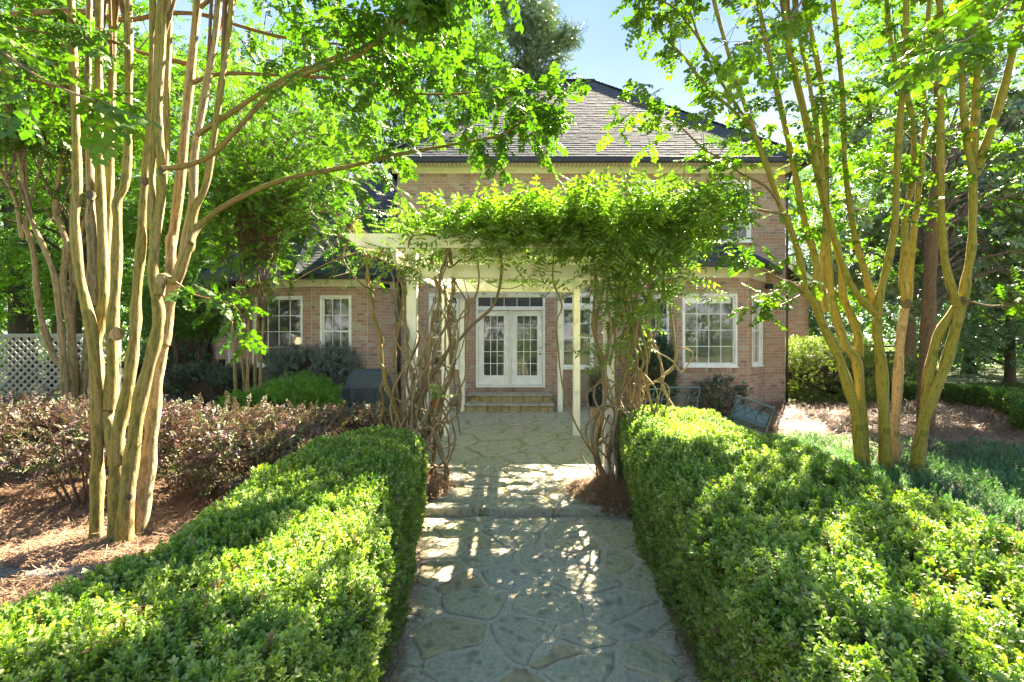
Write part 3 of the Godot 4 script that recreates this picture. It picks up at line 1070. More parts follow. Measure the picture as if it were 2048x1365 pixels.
func build_ground() -> void:
	var xs := [-400.0, -200.0, -100.0, -60.0, -40.0, -30.0, -24.0, -20.0, -17.0]
	var t := -15.0
	while t <= 17.0:
		xs.append(t)
		t += 0.5
	xs.append_array([19.0, 22.0, 26.0, 34.0, 45.0, 65.0, 110.0, 200.0, 400.0])
	var ds := [-300.0, -150.0, -80.0, -50.0, -35.0, -25.0, -18.0, -13.0, -9.0, -6.0, -4.0, -2.0, -1.0]
	t = 0.0
	while t <= 24.0:
		ds.append(t)
		t += 0.5
	ds.append_array([27.0, 31.0, 37.0, 46.0, 60.0, 80.0, 120.0, 200.0, 400.0])
	var mb := MB.new()
	for i in xs.size() - 1:
		for j in ds.size() - 1:
			var q := []
			for k in [[i, j], [i, j + 1], [i + 1, j + 1], [i + 1, j]]:
				q.append(Vector3(xs[k[0]], ground_y(xs[k[0]], ds[k[1]]), -ds[k[1]]))
			mb.quad(q[0], q[1], q[2], q[3])
	struct("ground", mb.mesh(), M.ground)

	# the path and the terrace
	var r := rng(31)
	var path_poly := PackedVector2Array([Vector2(-1.02, 5.06), Vector2(-0.80, 3.6), Vector2(-0.66, 2.4), Vector2(-0.62, 0.6), Vector2(0.78, 0.6), Vector2(0.98, 2.6), Vector2(1.20, 3.7), Vector2(1.62, 5.06)])
	var base := MB.new()
	base.box(Vector3(-1.35, -0.2, -5.06), Vector3(1.75, PATH_Y - 0.014, -0.5), 0.002)
	var path := struct("garden_path", base.mesh(), M.joint)
	flagstones(path, path_poly, 0.42, 0.026, PATH_Y, r, [Color(1.42, 1.22, 0.94), Color(1.24, 1.13, 0.88), Color(1.48, 1.24, 0.92), Color(1.24, 1.12, 0.90), Color(1.08, 0.90, 0.68), Color(1.5, 1.28, 0.98), Color(1.3, 1.18, 0.9)])
	var tb := MB.new()
	tb.box(Vector3(-4.3, -0.2, -13.0), Vector3(4.9, -0.014, -5.10), 0.002)
	var patio := struct("patio", tb.mesh(), M.moss_joint)
	flagstones(patio, PackedVector2Array([Vector2(-4.2, 5.32), Vector2(4.8, 5.32), Vector2(4.8, 12.95), Vector2(-4.2, 12.95)]), 0.62, 0.028, 0.0, r, [Color(1.18, 1.2, 1.12), Color(1.08, 1.12, 1.06), Color(1.25, 1.22, 1.1), Color(1.0, 1.06, 1.0)], 0.42)
	# the edge of the terrace: a low riser of long slabs
	var x := -1.5
	while x < 1.9:
		var w := r.randf_range(0.55, 0.95)
		var b := MB.new()
		b.col = Color(0.95, 0.97, 0.92) * r.randf_range(0.85, 1.05)
		b.box(Vector3(x, -0.16, -5.34), Vector3(x + w - 0.02, r.randf_range(-0.004, 0.004), -5.07 + r.randf_range(-0.015, 0.01)), 0.014)
		obj("edge_slab", b.mesh(), M.flag, patio)
		x += w
	# pine straw
	sheet("pine_straw_bed", PackedVector2Array([Vector2(-9, 1.0), Vector2(-1.35, 1.0), Vector2(-1.3, 5.0), Vector2(-2.4, 6.3), Vector2(-4.5, 6.0), Vector2(-9, 5.2)]), -0.01, 0.12, M.straw, 0.045, 0.06, 1.6, 3)
	sheet("pine_straw_bed", PackedVector2Array([Vector2(4.9, 9.3), Vector2(6.5, 12.2), Vector2(7.6, 13.3), Vector2(11.5, 14.0), Vector2(12.2, 12.6), Vector2(9.6, 9.0), Vector2(9.2, 7.0), Vector2(5.4, 6.6)]), 0.0, 0.2, M.straw, 0.05, 0.08, 1.0, 4)
	sheet("pine_straw_bed", PackedVector2Array([Vector2(12.3, 15.2), Vector2(22, 15.0), Vector2(22, 18), Vector2(12.0, 18.5)]), -0.01, 0.4, M.straw, 0.06, 0.08, 1.0, 5)
	sheet("pine_straw_bed", PackedVector2Array([Vector2(0.95, 0.5), Vector2(2.6, 0.5), Vector2(2.7, 6.4), Vector2(1.35, 5.0), Vector2(1.06, 2.6)]), -0.085, 0.06, M.straw, 0.02, 0.02, 3.0, 6)
	sheet("pine_straw_bed", PackedVector2Array([Vector2(-1.7, 0.5), Vector2(-0.62, 0.5), Vector2(-0.70, 2.6), Vector2(-0.98, 5.05), Vector2(-1.7, 5.1)]), -0.085, 0.06, M.straw, 0.02, 0.02, 3.0, 7)
	# mounds of straw round the front posts
	for q in [[-1.22, 5.72, 0.42, 0.55], [1.32, 5.6, 0.62, 0.62]]:
		var ring := PackedVector2Array()
		for k in 14:
			var a := TAU * k / 14.0
			ring.append(Vector2(q[0] + cos(a) * q[2] * r.randf_range(0.85, 1.1), q[1] + sin(a) * q[3] * r.randf_range(0.85, 1.1)))
		sheet("pine_straw_mound", ring, 0.045, 0.06, M.straw, 0.05, 0.02, 3.0, 8)
	build_needles()
	# grey edging stones in the corner on the left
	for k in 4:
		var e := MB.new()
		var c := Vector3(-4.35 + k * 0.52, 0.03, -3.42 - 0.03 * k)
		e.cbox(Transform3D(Basis(Vector3.UP, r.randf_range(-0.08, 0.08)), c), Vector3(0.245, 0.07, 0.09), 0.02)
		var o := obj("edging_stone", e.mesh(), M.kerb_stone, self)
		o.position = Vector3.ZERO
		tag(o, ["grey edging stone at the far left of the straw bed, mostly out of the picture", "grey edging stone in the bottom left corner below the pine straw", "grey edging stone between the bottom left corner and the boxwood hedge", "grey edging stone half hidden by the left boxwood hedge"][k], "edging stone", "grey edging stones of the straw bed")

func build_needles() -> void:
	var r := rng(88)
	var mb := MB.new()
	for k in 4:
		var a := r.randf_range(0, TAU)
		var l := r.randf_range(0.10, 0.18)
		var dir := Vector3(cos(a), r.randf_range(-0.08, 0.22), sin(a))
		var s := dir.cross(Vector3.UP).normalized() * 0.0019
		var p0 := Vector3(r.randf_range(-0.03, 0.03), 0, r.randf_range(-0.03, 0.03))
		var p1 := p0 + dir * l * 0.5 + Vector3(0, 0.012, 0)
		var p2 := p0 + dir * l
		mb.col = Color.WHITE * r.randf_range(0.75, 1.1)
		mb.quad(p0 - s, p1 - s, p1 + s, p0 + s)
		mb.quad(p1 - s, p2 - s, p2 + s, p1 + s)
	var m := mb.mesh()
	var s := Scat.new()
	var zones := [[-6.8, -1.5, 1.6, 6.0, 42000, 0.035, 1.0], [5.2, 12.0, 6.8, 13.8, 15000, 0.03, 2.0], [0.92, 1.45, 0.9, 5.0, 1500, -0.075, 1.0], [-1.1, -0.6, 0.9, 5.0, 1300, -0.075, 1.0]]
	for z in zones:
		for i in z[4]:
			var x := r.randf_range(z[0], z[1])
			var d := r.randf_range(z[2], z[3])
			if d < 5.0 and x > 0.9 and x < 2.0 and x < 1.0 + (d - 2.6) * 0.185:
				continue
			if d < 5.0 and x < -0.5 and x > -1.5 and x > -0.66 - (d - 2.4) * 0.13 + r.randf() * 0.1:
				continue
			if z[1] > 10.0 and (x - 4.9 < (d - 9.3) * 0.6 or d > 13.0):
				continue
			var q := r.randf()
			s.put(Vector3(x, z[5] + r.randf_range(-0.01, 0.05), -d), Vector3(r.randf_range(-0.25, 0.25), 1, r.randf_range(-0.25, 0.25)), r.randf_range(0, TAU), z[6] * r.randf_range(0.7, 1.3), mixc(Color(0.19, 0.10, 0.055), Color(0.43, 0.275, 0.165), q))
	for q in [[-1.22, 5.72, 0.42, 0.5], [1.32, 5.6, 0.6, 0.58]]:
		for i in 1500:
			var a := r.randf_range(0, TAU)
			var l := sqrt(r.randf()) * 1.12
			s.put(Vector3(q[0] + cos(a) * l * q[2], 0.02 + 0.06 * (1.0 - l * l) + r.randf_range(0, 0.05), -q[1] + sin(a) * l * q[3]), Vector3(r.randf_range(-0.4, 0.4), 1, r.randf_range(-0.4, 0.4)), r.randf_range(0, TAU), r.randf_range(0.7, 1.3), mixc(Color(0.22, 0.11, 0.055), Color(0.50, 0.31, 0.17), r.randf()))
	multi("pine_needles", m, M.needle, s, self)

# ---------------------------------------------------------------- leafy twigs, each a small mesh that is copied
var T := {}

# pairs of leaves up a stem along +y; the twig's upper side is +z
func twig(seed_: int, len: float, pairs: int, l: float, w: float, out: float, q: int, flat: float, tint := 0.25, droop := 0.25, wood := Color(0.9, 0.7, 0.5), tip := true, twist := 0.0) -> ArrayMesh:
	var r := rng(seed_)
	var mb := MB.new()
	var p := Vector3.ZERO
	var dir := Vector3.UP
	mb.col = wood
	var bend := Vector3(r.randf_range(-0.2, 0.2), 0, r.randf_range(-0.25, 0.05))
	var th := 0.0016 + len * 0.006
	var pts := [p]
	for i in pairs:
		dir = (dir + bend / pairs).normalized()
		p += dir * len / pairs
		pts.append(p)
	for i in pairs:
		var a: Vector3 = pts[i]
		var b: Vector3 = pts[i + 1]
		mb.quad(a - Vector3(th, 0, 0), b - Vector3(th, 0, 0), b + Vector3(th, 0, 0), a + Vector3(th, 0, 0))
		if q > 0:
			mb.quad(a - Vector3(0, 0, th), b - Vector3(0, 0, th), b + Vector3(0, 0, th), a + Vector3(0, 0, th))
	for i in pairs:
		var a: Vector3 = pts[i + 1]
		var side := Vector3(1, 0, 0) if twist == 0.0 else Vector3(cos(twist * i), 0, sin(twist * i))
		for s in [-1.0, 1.0]:
			var g := 1.0 + r.randf_range(-tint, tint)
			mb.col = Color(g * r.randf_range(0.9, 1.12), g, g * r.randf_range(0.85, 1.1))
			var o: Vector3 = side * s
			var jit := Vector3(r.randf_range(-0.25, 0.25), r.randf_range(-0.2, 0.2), r.randf_range(-1, 1) * (1.0 - flat))
			var d: Vector3 = (o * out + dir * (1.0 - out) + jit * 0.8).normalized()
			var up := (Vector3(0, 0, 1) * flat + dir * (1.0 - flat) * 0.9 + Vector3(r.randf_range(-0.3, 0.3), r.randf_range(-0.3, 0.3), 0.2)).normalized()
			var k := r.randf_range(0.72, 1.1) * (1.0 - 0.25 * absf(float(i) / pairs - 0.45))
			mb.leaf(a, d, up, l * k, w * k, droop * r.randf_range(0.3, 1.5), 0.10, q)
	if tip:
		mb.col = Color(1.15, 1.15, 1.0)
		mb.leaf(p, dir, Vector3(0, 0, 1), l * 0.9, w * 0.85, droop, 0.1, q)
	return mb.mesh()

# a whorl of large leaves
func rosette(seed_: int, n: int, l: float, w: float, rust: float) -> ArrayMesh:
	var r := rng(seed_)
	var mb := MB.new()
	for i in n:
		var a := TAU * i / n + r.randf_range(-0.3, 0.3)
		var d := Vector3(cos(a), r.randf_range(0.15, 0.9), sin(a))
		mb.col = Color(3.4, 1.5, 0.55) * r.randf_range(0.7, 1.2) if r.randf() < rust else Color.WHITE * r.randf_range(0.75, 1.25)
		mb.leaf(Vector3(0, r.randf_range(-0.04, 0.04), 0), d, Vector3.UP, l * r.randf_range(0.75, 1.1), w, 0.2, 0.1, 1)
	return mb.mesh()

func make_twigs() -> void:
	T.box = [twig(1, 0.075, 7, 0.021, 0.0125, 0.62, 1, 0.25, 0.3, 0.2, Color(0.7, 0.8, 0.5), true, 1.57), twig(2, 0.06, 6, 0.023, 0.0135, 0.66, 1, 0.3, 0.3, 0.25, Color(0.7, 0.8, 0.5), true, 1.57)]
	T.crape = [twig(3, 0.21, 5, 0.066, 0.050, 0.82, 1, 0.75, 0.22, 0.22, Color(1.3, 0.8, 0.5)), twig(4, 0.16, 4, 0.062, 0.050, 0.8, 1, 0.7, 0.22, 0.25, Color(1.3, 0.8, 0.5))]
	T.crape_far = twig(5, 0.30, 7, 0.075, 0.046, 0.8, 0, 0.6, 0.25, 0.2)
	T.tree = twig(6, 0.42, 6, 0.12, 0.085, 0.75, 0, 0.45, 0.3, 0.25)
	T.oak = twig(7, 0.50, 7, 0.15, 0.08, 0.7, 0, 0.35, 0.3, 0.3)
	T.wist = [twig(8, 0.26, 5, 0.070, 0.030, 0.85, 1, 0.85, 0.2, 0.3, Color(1.0, 1.0, 0.7)), twig(9, 0.21, 4, 0.064, 0.028, 0.85, 1, 0.8, 0.2, 0.35, Color(1.0, 1.0, 0.7))]
	T.lorop = twig(10, 0.15, 6, 0.036, 0.023, 0.75, 1, 0.5, 0.45, 0.2, Color(0.8, 0.5, 0.4))
	T.shrub = twig(11, 0.13, 6, 0.045, 0.024, 0.68, 0, 0.3, 0.3, 0.2, Color(0.7, 0.6, 0.4), true, 1.2)
	T.nandina = twig(12, 0.20, 7, 0.055, 0.018, 0.8, 0, 0.6, 0.3, 0.35)
	T.juniper = twig(13, 0.12, 9, 0.022, 0.010, 0.55, 0, 0.2, 0.3, 0.1, Color(0.7, 0.7, 0.5), true, 0.9)
	T.magnolia = rosette(14, 9, 0.19, 0.075, 0.22)
	T.grass = twig(15, 0.05, 3, 0.09, 0.006, 0.25, 0, 0.2, 0.3, 0.3)

# ---------------------------------------------------------------- clipped hedges
# a hedge along d; inner and outer edge and height are functions of d; section is a rounded box
func hedge(called: String, label: String, d0: float, d1: float, inner: Callable, outer: Callable, high: Callable, base: float, n: int, seed_: int, col_a: Color, col_b: Color, mesh_list: Array, m: Material, size := 1.0, group := "") -> Node3D:
	var r := rng(seed_)
	var nz := FastNoiseLite.new()
	nz.frequency = 1.5
	nz.seed = seed_
	nz.fractal_octaves = 2
	var mid := (d0 + d1) * 0.5
	var h := thing(called, label, "hedge", Vector3((inner.call(mid) + outer.call(mid)) * 0.5, base, -mid), group)
	var point := func(d: float, u: float, inset: float) -> Array:   # u 0..1 round the section, inner foot to outer foot
		var e := 1.0
		var dd := clampf(d, d0 - 0.001, d1 + 0.001)
		var rr := 0.6
		if dd > d1 - rr:
			var t := (dd - (d1 - rr)) / rr
			e = pow(maxf(1.0 - pow(t, 2.6), 0.0), 1.0 / 2.6)
		var xi: float = inner.call(dd)
		var xo: float = outer.call(dd)
		var c := (xi + xo) * 0.5
		var w := absf(xo - xi) * 0.5 * (0.5 + 0.5 * e)
		var s := signf(xo - xi)
		var hh: float = (high.call(dd) - base) * (0.25 + 0.75 * e)
		var cr := minf(0.22, hh * 0.5)
		var side := hh - cr
		var arcl := cr * PI * 0.5
		var top := 2.0 * (w - cr)
		var at := u * (2.0 * side + 2.0 * arcl + top)
		var p2: Vector2
		var n2: Vector2
		if at < side:
			p2 = Vector2(-w, at)
			n2 = Vector2(-1, 0)
		elif at < side + arcl:
			var q := (at - side) / cr
			n2 = Vector2(-cos(q), sin(q))
			p2 = Vector2(-w + cr, side) + n2 * cr
		elif at < side + arcl + top:
			p2 = Vector2(-w + cr + at - side - arcl, hh)
			n2 = Vector2(0, 1)
		elif at < side + 2.0 * arcl + top:
			var q := (at - side - arcl - top) / cr
			n2 = Vector2(sin(q), cos(q))
			p2 = Vector2(w - cr, side) + n2 * cr
		else:
			p2 = Vector2(w, maxf(hh - cr - (at - side - 2.0 * arcl - top), 0.0))
			n2 = Vector2(1, 0)
		var nrm := Vector3(s * n2.x, n2.y, 0)
		if e < 0.98:
			nrm.z = -(1.0 - e) * 3.0
		nrm = nrm.normalized()
		var p := Vector3(c + s * p2.x * (0.92 + 0.08 * smoothstep(0.0, 0.8, p2.y / hh)), base + p2.y, -dd)
		var bump := 0.07 * nz.get_noise_3d(p.x, p.y, p.z) + 0.04 * nz.get_noise_3d(p.x * 4.0, p.y * 4.0 + 20.0, p.z * 4.0)
		p += nrm * (bump - inset)
		return [p, nrm]
	# the dark inside of the hedge
	var mb := MB.new()
	var nd := int((d1 - d0) / 0.12)
	var na := 26
	for i in nd:
		for j in na:
			var q := []
			for k in [[i, j], [i, j + 1], [i + 1, j + 1], [i + 1, j]]:
				var d: float = d0 + (d1 - 0.06 - d0) * k[0] / nd
				q.append(point.call(d, 0.01 + 0.98 * k[1] / na, 0.095)[0])
			mb.quad(q[0], q[1], q[2], q[3])
	for e in [0, nd]:
		var d: float = d0 + (d1 - 0.06 - d0) * e / nd
		for j in range(1, na - 1):
			mb.tri(point.call(d, 0.01, 0.095)[0], point.call(d, 0.01 + 0.98 * j / na, 0.095)[0], point.call(d, 0.01 + 0.98 * (j + 1) / na, 0.095)[0])
	obj("inner_twigs", mb.mesh(), M.twigs, h)
	var sc := []
	for k in mesh_list.size():
		sc.append(Scat.new())
	for i in n:
		var d := r.randf_range(d0, d1)
		if i % 6 == 0:
			d = d1 - 0.5 + 0.5 * pow(r.randf(), 0.35)
		else:
			# more of them where they show large
			if r.randf() < 0.35:
				d = d0 + (d1 - d0) * pow(r.randf(), 1.8)
		var a := r.randf()
		var deep := pow(r.randf(), 2.2) * 0.08
		var e = point.call(d, a, deep)
		var p: Vector3 = e[0]
		var nn: Vector3 = e[1]
		var dir := nn * r.randf_range(0.6, 0.95) + Vector3(0, r.randf_range(0.15, 0.5), 0) + rdir(r) * 0.36
		var t := clampf(0.5 + 0.9 * nz.get_noise_3d(p.x * 1.6 + 7.0, p.y * 1.6, p.z * 1.6) + r.randf_range(-0.35, 0.35), 0, 1)
		var c := mixc(col_b, col_a, t)
		if r.randf() < 0.14:
			c = mixc(c, Color(0.52, 0.56, 0.22), r.randf_range(0.3, 0.9))
		if r.randf() < 0.03:
			c = Color(0.30, 0.20, 0.09)
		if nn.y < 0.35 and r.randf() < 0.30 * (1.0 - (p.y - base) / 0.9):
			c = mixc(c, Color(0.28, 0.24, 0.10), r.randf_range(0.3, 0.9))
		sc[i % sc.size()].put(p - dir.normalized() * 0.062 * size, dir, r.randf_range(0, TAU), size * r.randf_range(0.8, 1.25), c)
	for k in mesh_list.size():
		multi("leaves", mesh_list[k], m, sc[k], h)
	return h

# ---------------------------------------------------------------- shrubs: a mound of twigs on a few stems
func shrub(called: String, label: String, c: Vector3, rad: Vector3, n: int, mesh: Mesh, m: Material, col_a: Color, col_b: Color, seed_: int, size := 1.0, boxy := 0.5, group := "", lift := 0.0, fill := true) -> Node3D:
	var r := rng(seed_)
	var nz := FastNoiseLite.new()
	nz.frequency = 1.3
	nz.seed = seed_
	var h := thing(called, label, "shrub", Vector3(c.x, 0, c.z), group)
	var mb := MB.new()
	mb.col = Color(0.17, 0.125, 0.085)
	for i in 9:
		var a := TAU * i / 9.0 + r.randf_range(-0.3, 0.3)
		var tip := c + Vector3(cos(a) * rad.x * 0.75, rad.y * r.randf_range(0.1, 0.7), sin(a) * rad.z * 0.75)
		var foot := Vector3(c.x + cos(a) * rad.x * 0.15, -0.05, c.z + sin(a) * rad.z * 0.15)
		var mid := foot.lerp(tip, 0.5) + Vector3(r.randf_range(-0.1, 0.1), 0.08, r.randf_range(-0.1, 0.1))
		var ps := smooth([foot, mid, tip], 4)
		mb.tube(ps, radii(ps.size(), 0.016, 0.006), 5, 0.1)
		for k in 3:
			var b := tip + rdir(r) * rad * 0.45
			var pk := smooth([mid.lerp(tip, 0.2 + 0.25 * k), mid.lerp(tip, 0.6) + rdir(r) * 0.1, b], 3)
			mb.tube(pk, radii(pk.size(), 0.008, 0.003), 4)
	obj("stems", mb.mesh(), M.vine, h)
	var s := Scat.new()
	for i in n:
		var u := rdir(r)
		u = Vector3(signf(u.x) * pow(absf(u.x), boxy), signf(u.y) * pow(absf(u.y), boxy), signf(u.z) * pow(absf(u.z), boxy)) if boxy != 1.0 else u
		if boxy != 1.0:
			u /= maxf(1.0, u.length() * 0.84)
		var k := 1.0 + 0.22 * nz.get_noise_3d(c.x + u.x * 1.6, u.y * 1.6, c.z + u.z * 1.6)
		var dep := 1.0 - 0.38 * pow(r.randf(), 1.4)
		var p := c + u * rad * k * dep
		if p.y < lift:
			continue
		var dir := u * rad.normalized() * 1.4 + Vector3(0, 0.5, 0) + rdir(r) * 0.8
		var t := clampf(0.5 + 0.8 * nz.get_noise_3d(p.x * 2.2, p.y * 2.2 + 40.0, p.z * 2.2) + r.randf_range(-0.4, 0.4), 0, 1)
		s.put(p, dir, r.randf_range(0, TAU), size * r.randf_range(0.75, 1.25), mixc(col_b, col_a, t))
	multi("leaves", mesh, m, s, h)
	if fill:
		var fb := MB.new()
		for i in 10:
			for j in 16:
				var q := []
				for k in [[i, j], [i, j + 1], [i + 1, j + 1], [i + 1, j]]:
					var th: float = PI * k[0] / 10.0
					var ph: float = TAU * k[1] / 16.0
					var u := Vector3(sin(th) * cos(ph), cos(th), sin(th) * sin(ph))
					var v := c + u * rad * (0.66 + 0.1 * nz.get_noise_3d(u.x * 2.0, u.y * 2.0, u.z * 2.0))
					v.y = maxf(v.y, -0.06)
					q.append(v)
				fb.quad(q[3], q[2], q[1], q[0])
		obj("inner_twigs", fb.mesh(), M.twigs, h)
	return h

# ---------------------------------------------------------------- trees
# leaves along a branch: side shoots, each with its own twigs
func spray(mb: MB, sc: Array, pts: PackedVector3Array, from: float, shoots: int, slen: float, per: int, r: RandomNumberGenerator, ca: Color, cb: Color, size := 1.0, droop := 0.1, rad := 0.004) -> void:
	var m := pts.size()
	for i in shoots:
		var u := from + (1.0 - from) * (i + r.randf()) / shoots
		var fi := u * (m - 1)
		var k := mini(int(fi), m - 2)
		var p := pts[k].lerp(pts[k + 1], fi - k)
		var t := (pts[k + 1] - pts[k]).normalized()
		var o := rdir(r)
		o = (o - t * o.dot(t) * 0.7)
		var d := (o.normalized() * 0.9 + t * r.randf_range(0.1, 0.9) + Vector3(0, 0.15, 0)).normalized()
		var l := slen * r.randf_range(0.45, 1.2)
		var p1 := p + d * l * 0.5 + Vector3(0, 0.03, 0)
		var p2 := p + d * l + Vector3(0, -droop * l, 0) + rdir(r) * l * 0.12
		var sp := smooth([p, p1, p2], 3)
		mb.tube(sp, radii(sp.size(), rad, rad * 0.4), 4, 0.0, false)
		var tone := r.randf()
		for j in per:
			var v := (0.2 + 0.8 * (j + r.randf()) / per) * (sp.size() - 1)
			var kk := mini(int(v), sp.size() - 2)
			var q := sp[kk].lerp(sp[kk + 1], v - kk)
			var td := (sp[kk + 1] - sp[kk]).normalized()
			var oo := rdir(r)
			oo.y *= 0.5
			var dd := td * r.randf_range(0.2, 1.0) + oo * 0.9 - Vector3(0, droop, 0)
			var c := mixc(ca, cb, clampf(tone + r.randf_range(-0.35, 0.35), 0, 1))
			sc[(i + j) % sc.size()].put_flat(q, dd, (Vector3.UP + rdir(r) * 0.55).normalized(), size * r.randf_range(0.75, 1.2), c)

# a crown: clumps in an ellipsoid, each on its own limb that leaves the trunk line
func crown(mb: MB, s: Scat, trunk: PackedVector3Array, c: Vector3, rad: Vector3, clumps: int, per: int, spread: float, r: RandomNumberGenerator, ca: Color, cb: Color, size := 1.0, limb := 0.03, bare := 0.0) -> void:
	for i in clumps:
		var u := rdir(r) * pow(r.randf_range(0.12, 1.0), 0.42)
		var q := c + u * rad
		if q.y < bare:
			q.y = bare + r.randf() * 0.5
		var k := clampi(int(trunk.size() * r.randf_range(0.35, 0.98)), 1, trunk.size() - 1)
		while k > 1 and trunk[k].y > q.y - 0.2:
			k -= 1
		var mid := trunk[k].lerp(q, 0.5) + Vector3(0, 0.12 * trunk[k].distance_to(q), 0) + rdir(r) * 0.15
		var ps := smooth([trunk[k], mid, q], 3)
		if limb > 0.0 and i % 2 == 0:
			mb.tube(ps, radii(ps.size(), limb, limb * 0.25), 5, 0.0, false)
		var tone := r.randf()
		var sp := Vector3(spread, spread * 0.55, spread) * r.randf_range(0.7, 1.25)
		for j in per:
			var o := rdir(r) * pow(r.randf(), 0.5)
			var dd := o + Vector3(0, -0.05, 0) + rdir(r) * 0.5
			s.put_flat(q + o * sp, dd, (Vector3.UP * 0.9 + rdir(r) * 0.7).normalized(), size * r.randf_range(0.75, 1.25), mixc(ca, cb, clampf(tone + r.randf_range(-0.35, 0.35), 0, 1)))

func tree(called: String, label: String, x: float, d: float, h: float, tr: float, blobs: Array, mesh: Mesh, m: Material, ca: Color, cb: Color, seed_: int, size := 1.0, wood := Color(0.16, 0.13, 0.10), group := "", per := 34, limb := 0.05, bare := 0.0) -> Node3D:
	var r := rng(seed_)
	var t := thing(called, label, "tree", Vector3(x, 0, -d), group)
	var mb := MB.new()
	mb.col = wood
	var lean := Vector3(r.randf_range(-0.4, 0.4), 0, r.randf_range(-0.4, 0.4))
	var ps := smooth([Vector3(x, -0.15, -d), Vector3(x, h * 0.3, -d) + lean * 0.3, Vector3(x, h * 0.62, -d) + lean, Vector3(x, h * 0.95, -d) + lean * 1.2], 6)
	var rr := radii(ps.size(), tr, tr * 0.18)
	rr[0] *= 1.35
	mb.tube(ps, rr, 12, 0.05)
	obj("trunk", mb.mesh(), M.trunk, t)
	var lb := MB.new()
	lb.col = wood
	var s := Scat.new()
	for b in blobs:
		crown(lb, s, ps, b[0], b[1], b[2], per, b[3], r, ca, cb, size, limb, bare)
	obj("limbs", lb.mesh(), M.trunk, t)
	multi("crown", mesh, m, s, t)
	return t

func moss(base: Color, green: Color) -> Callable:
	return func(n: Vector3) -> Color: return base.lerp(green, clampf(0.55 + 0.75 * (n.z * 0.8 - n.x * 0.6), 0, 1))

# one stem of a crape myrtle: pixel-measured points turned into places by their distance
func stem(parent: Node, pts: Array, d0: float, d1: float, px0: float, px1: float, base: Color, green: Color, called := "stem", lump := 0.026) -> PackedVector3Array:
	var p := []
	var n := pts.size()
	for i in n:
		p.append(V(pts[i].x, pts[i].y, lerpf(d0, d1, float(i) / (n - 1))))
	var ps := smooth(p, 5)
	var rr := radii(ps.size(), px0 * 0.82 * d0 / F, px1 * 0.64 * d1 / F, 0.65)
	var kk := rr.size()
	for i in kk:
		rr[i] *= 1.0 + 0.10 * sin(i * 0.9 + pts[0].x)
	var mb := MB.new()
	mb.tube(ps, rr, 12 if px0 > 6.0 else 7, lump)
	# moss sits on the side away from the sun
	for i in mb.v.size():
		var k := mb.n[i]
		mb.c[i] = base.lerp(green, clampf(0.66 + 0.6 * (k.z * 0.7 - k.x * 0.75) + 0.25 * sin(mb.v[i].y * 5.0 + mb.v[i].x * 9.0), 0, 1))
	obj(called, mb.mesh(), M.bark, parent)
	return ps

func P(a: Array) -> Array:
	var out := []
	for i in a.size() / 2:
		out.append(Vector2(a[2 * i], a[2 * i + 1]))
	return out

# ---------------------------------------------------------------- the crape myrtles
const TAN := Color(0.37, 0.285, 0.165)
const MOSS := Color(0.265, 0.235, 0.05)
const PINKTAN := Color(0.36, 0.25, 0.155)
const YG_A := Color(0.135, 0.235, 0.028)
const YG_B := Color(0.08, 0.165, 0.02)

func knob(parent: Node, px: float, py: float, d: float, r: float, base: Color) -> void:
	r *= 0.66
	var mb := MB.new()
	mb.col = base
	var c := V(px, py, d)
	mb.tube(PackedVector3Array([c + Vector3(0, -r, 0), c + Vector3(0, -r * 0.6, 0), c, c + Vector3(0, r * 0.6, 0), c + Vector3(0, r, 0)]), PackedFloat32Array([r * 0.3, r * 0.85, r, r * 0.8, r * 0.2]), 9, 0.12)
	obj("knot", mb.mesh(), M.bark, parent)

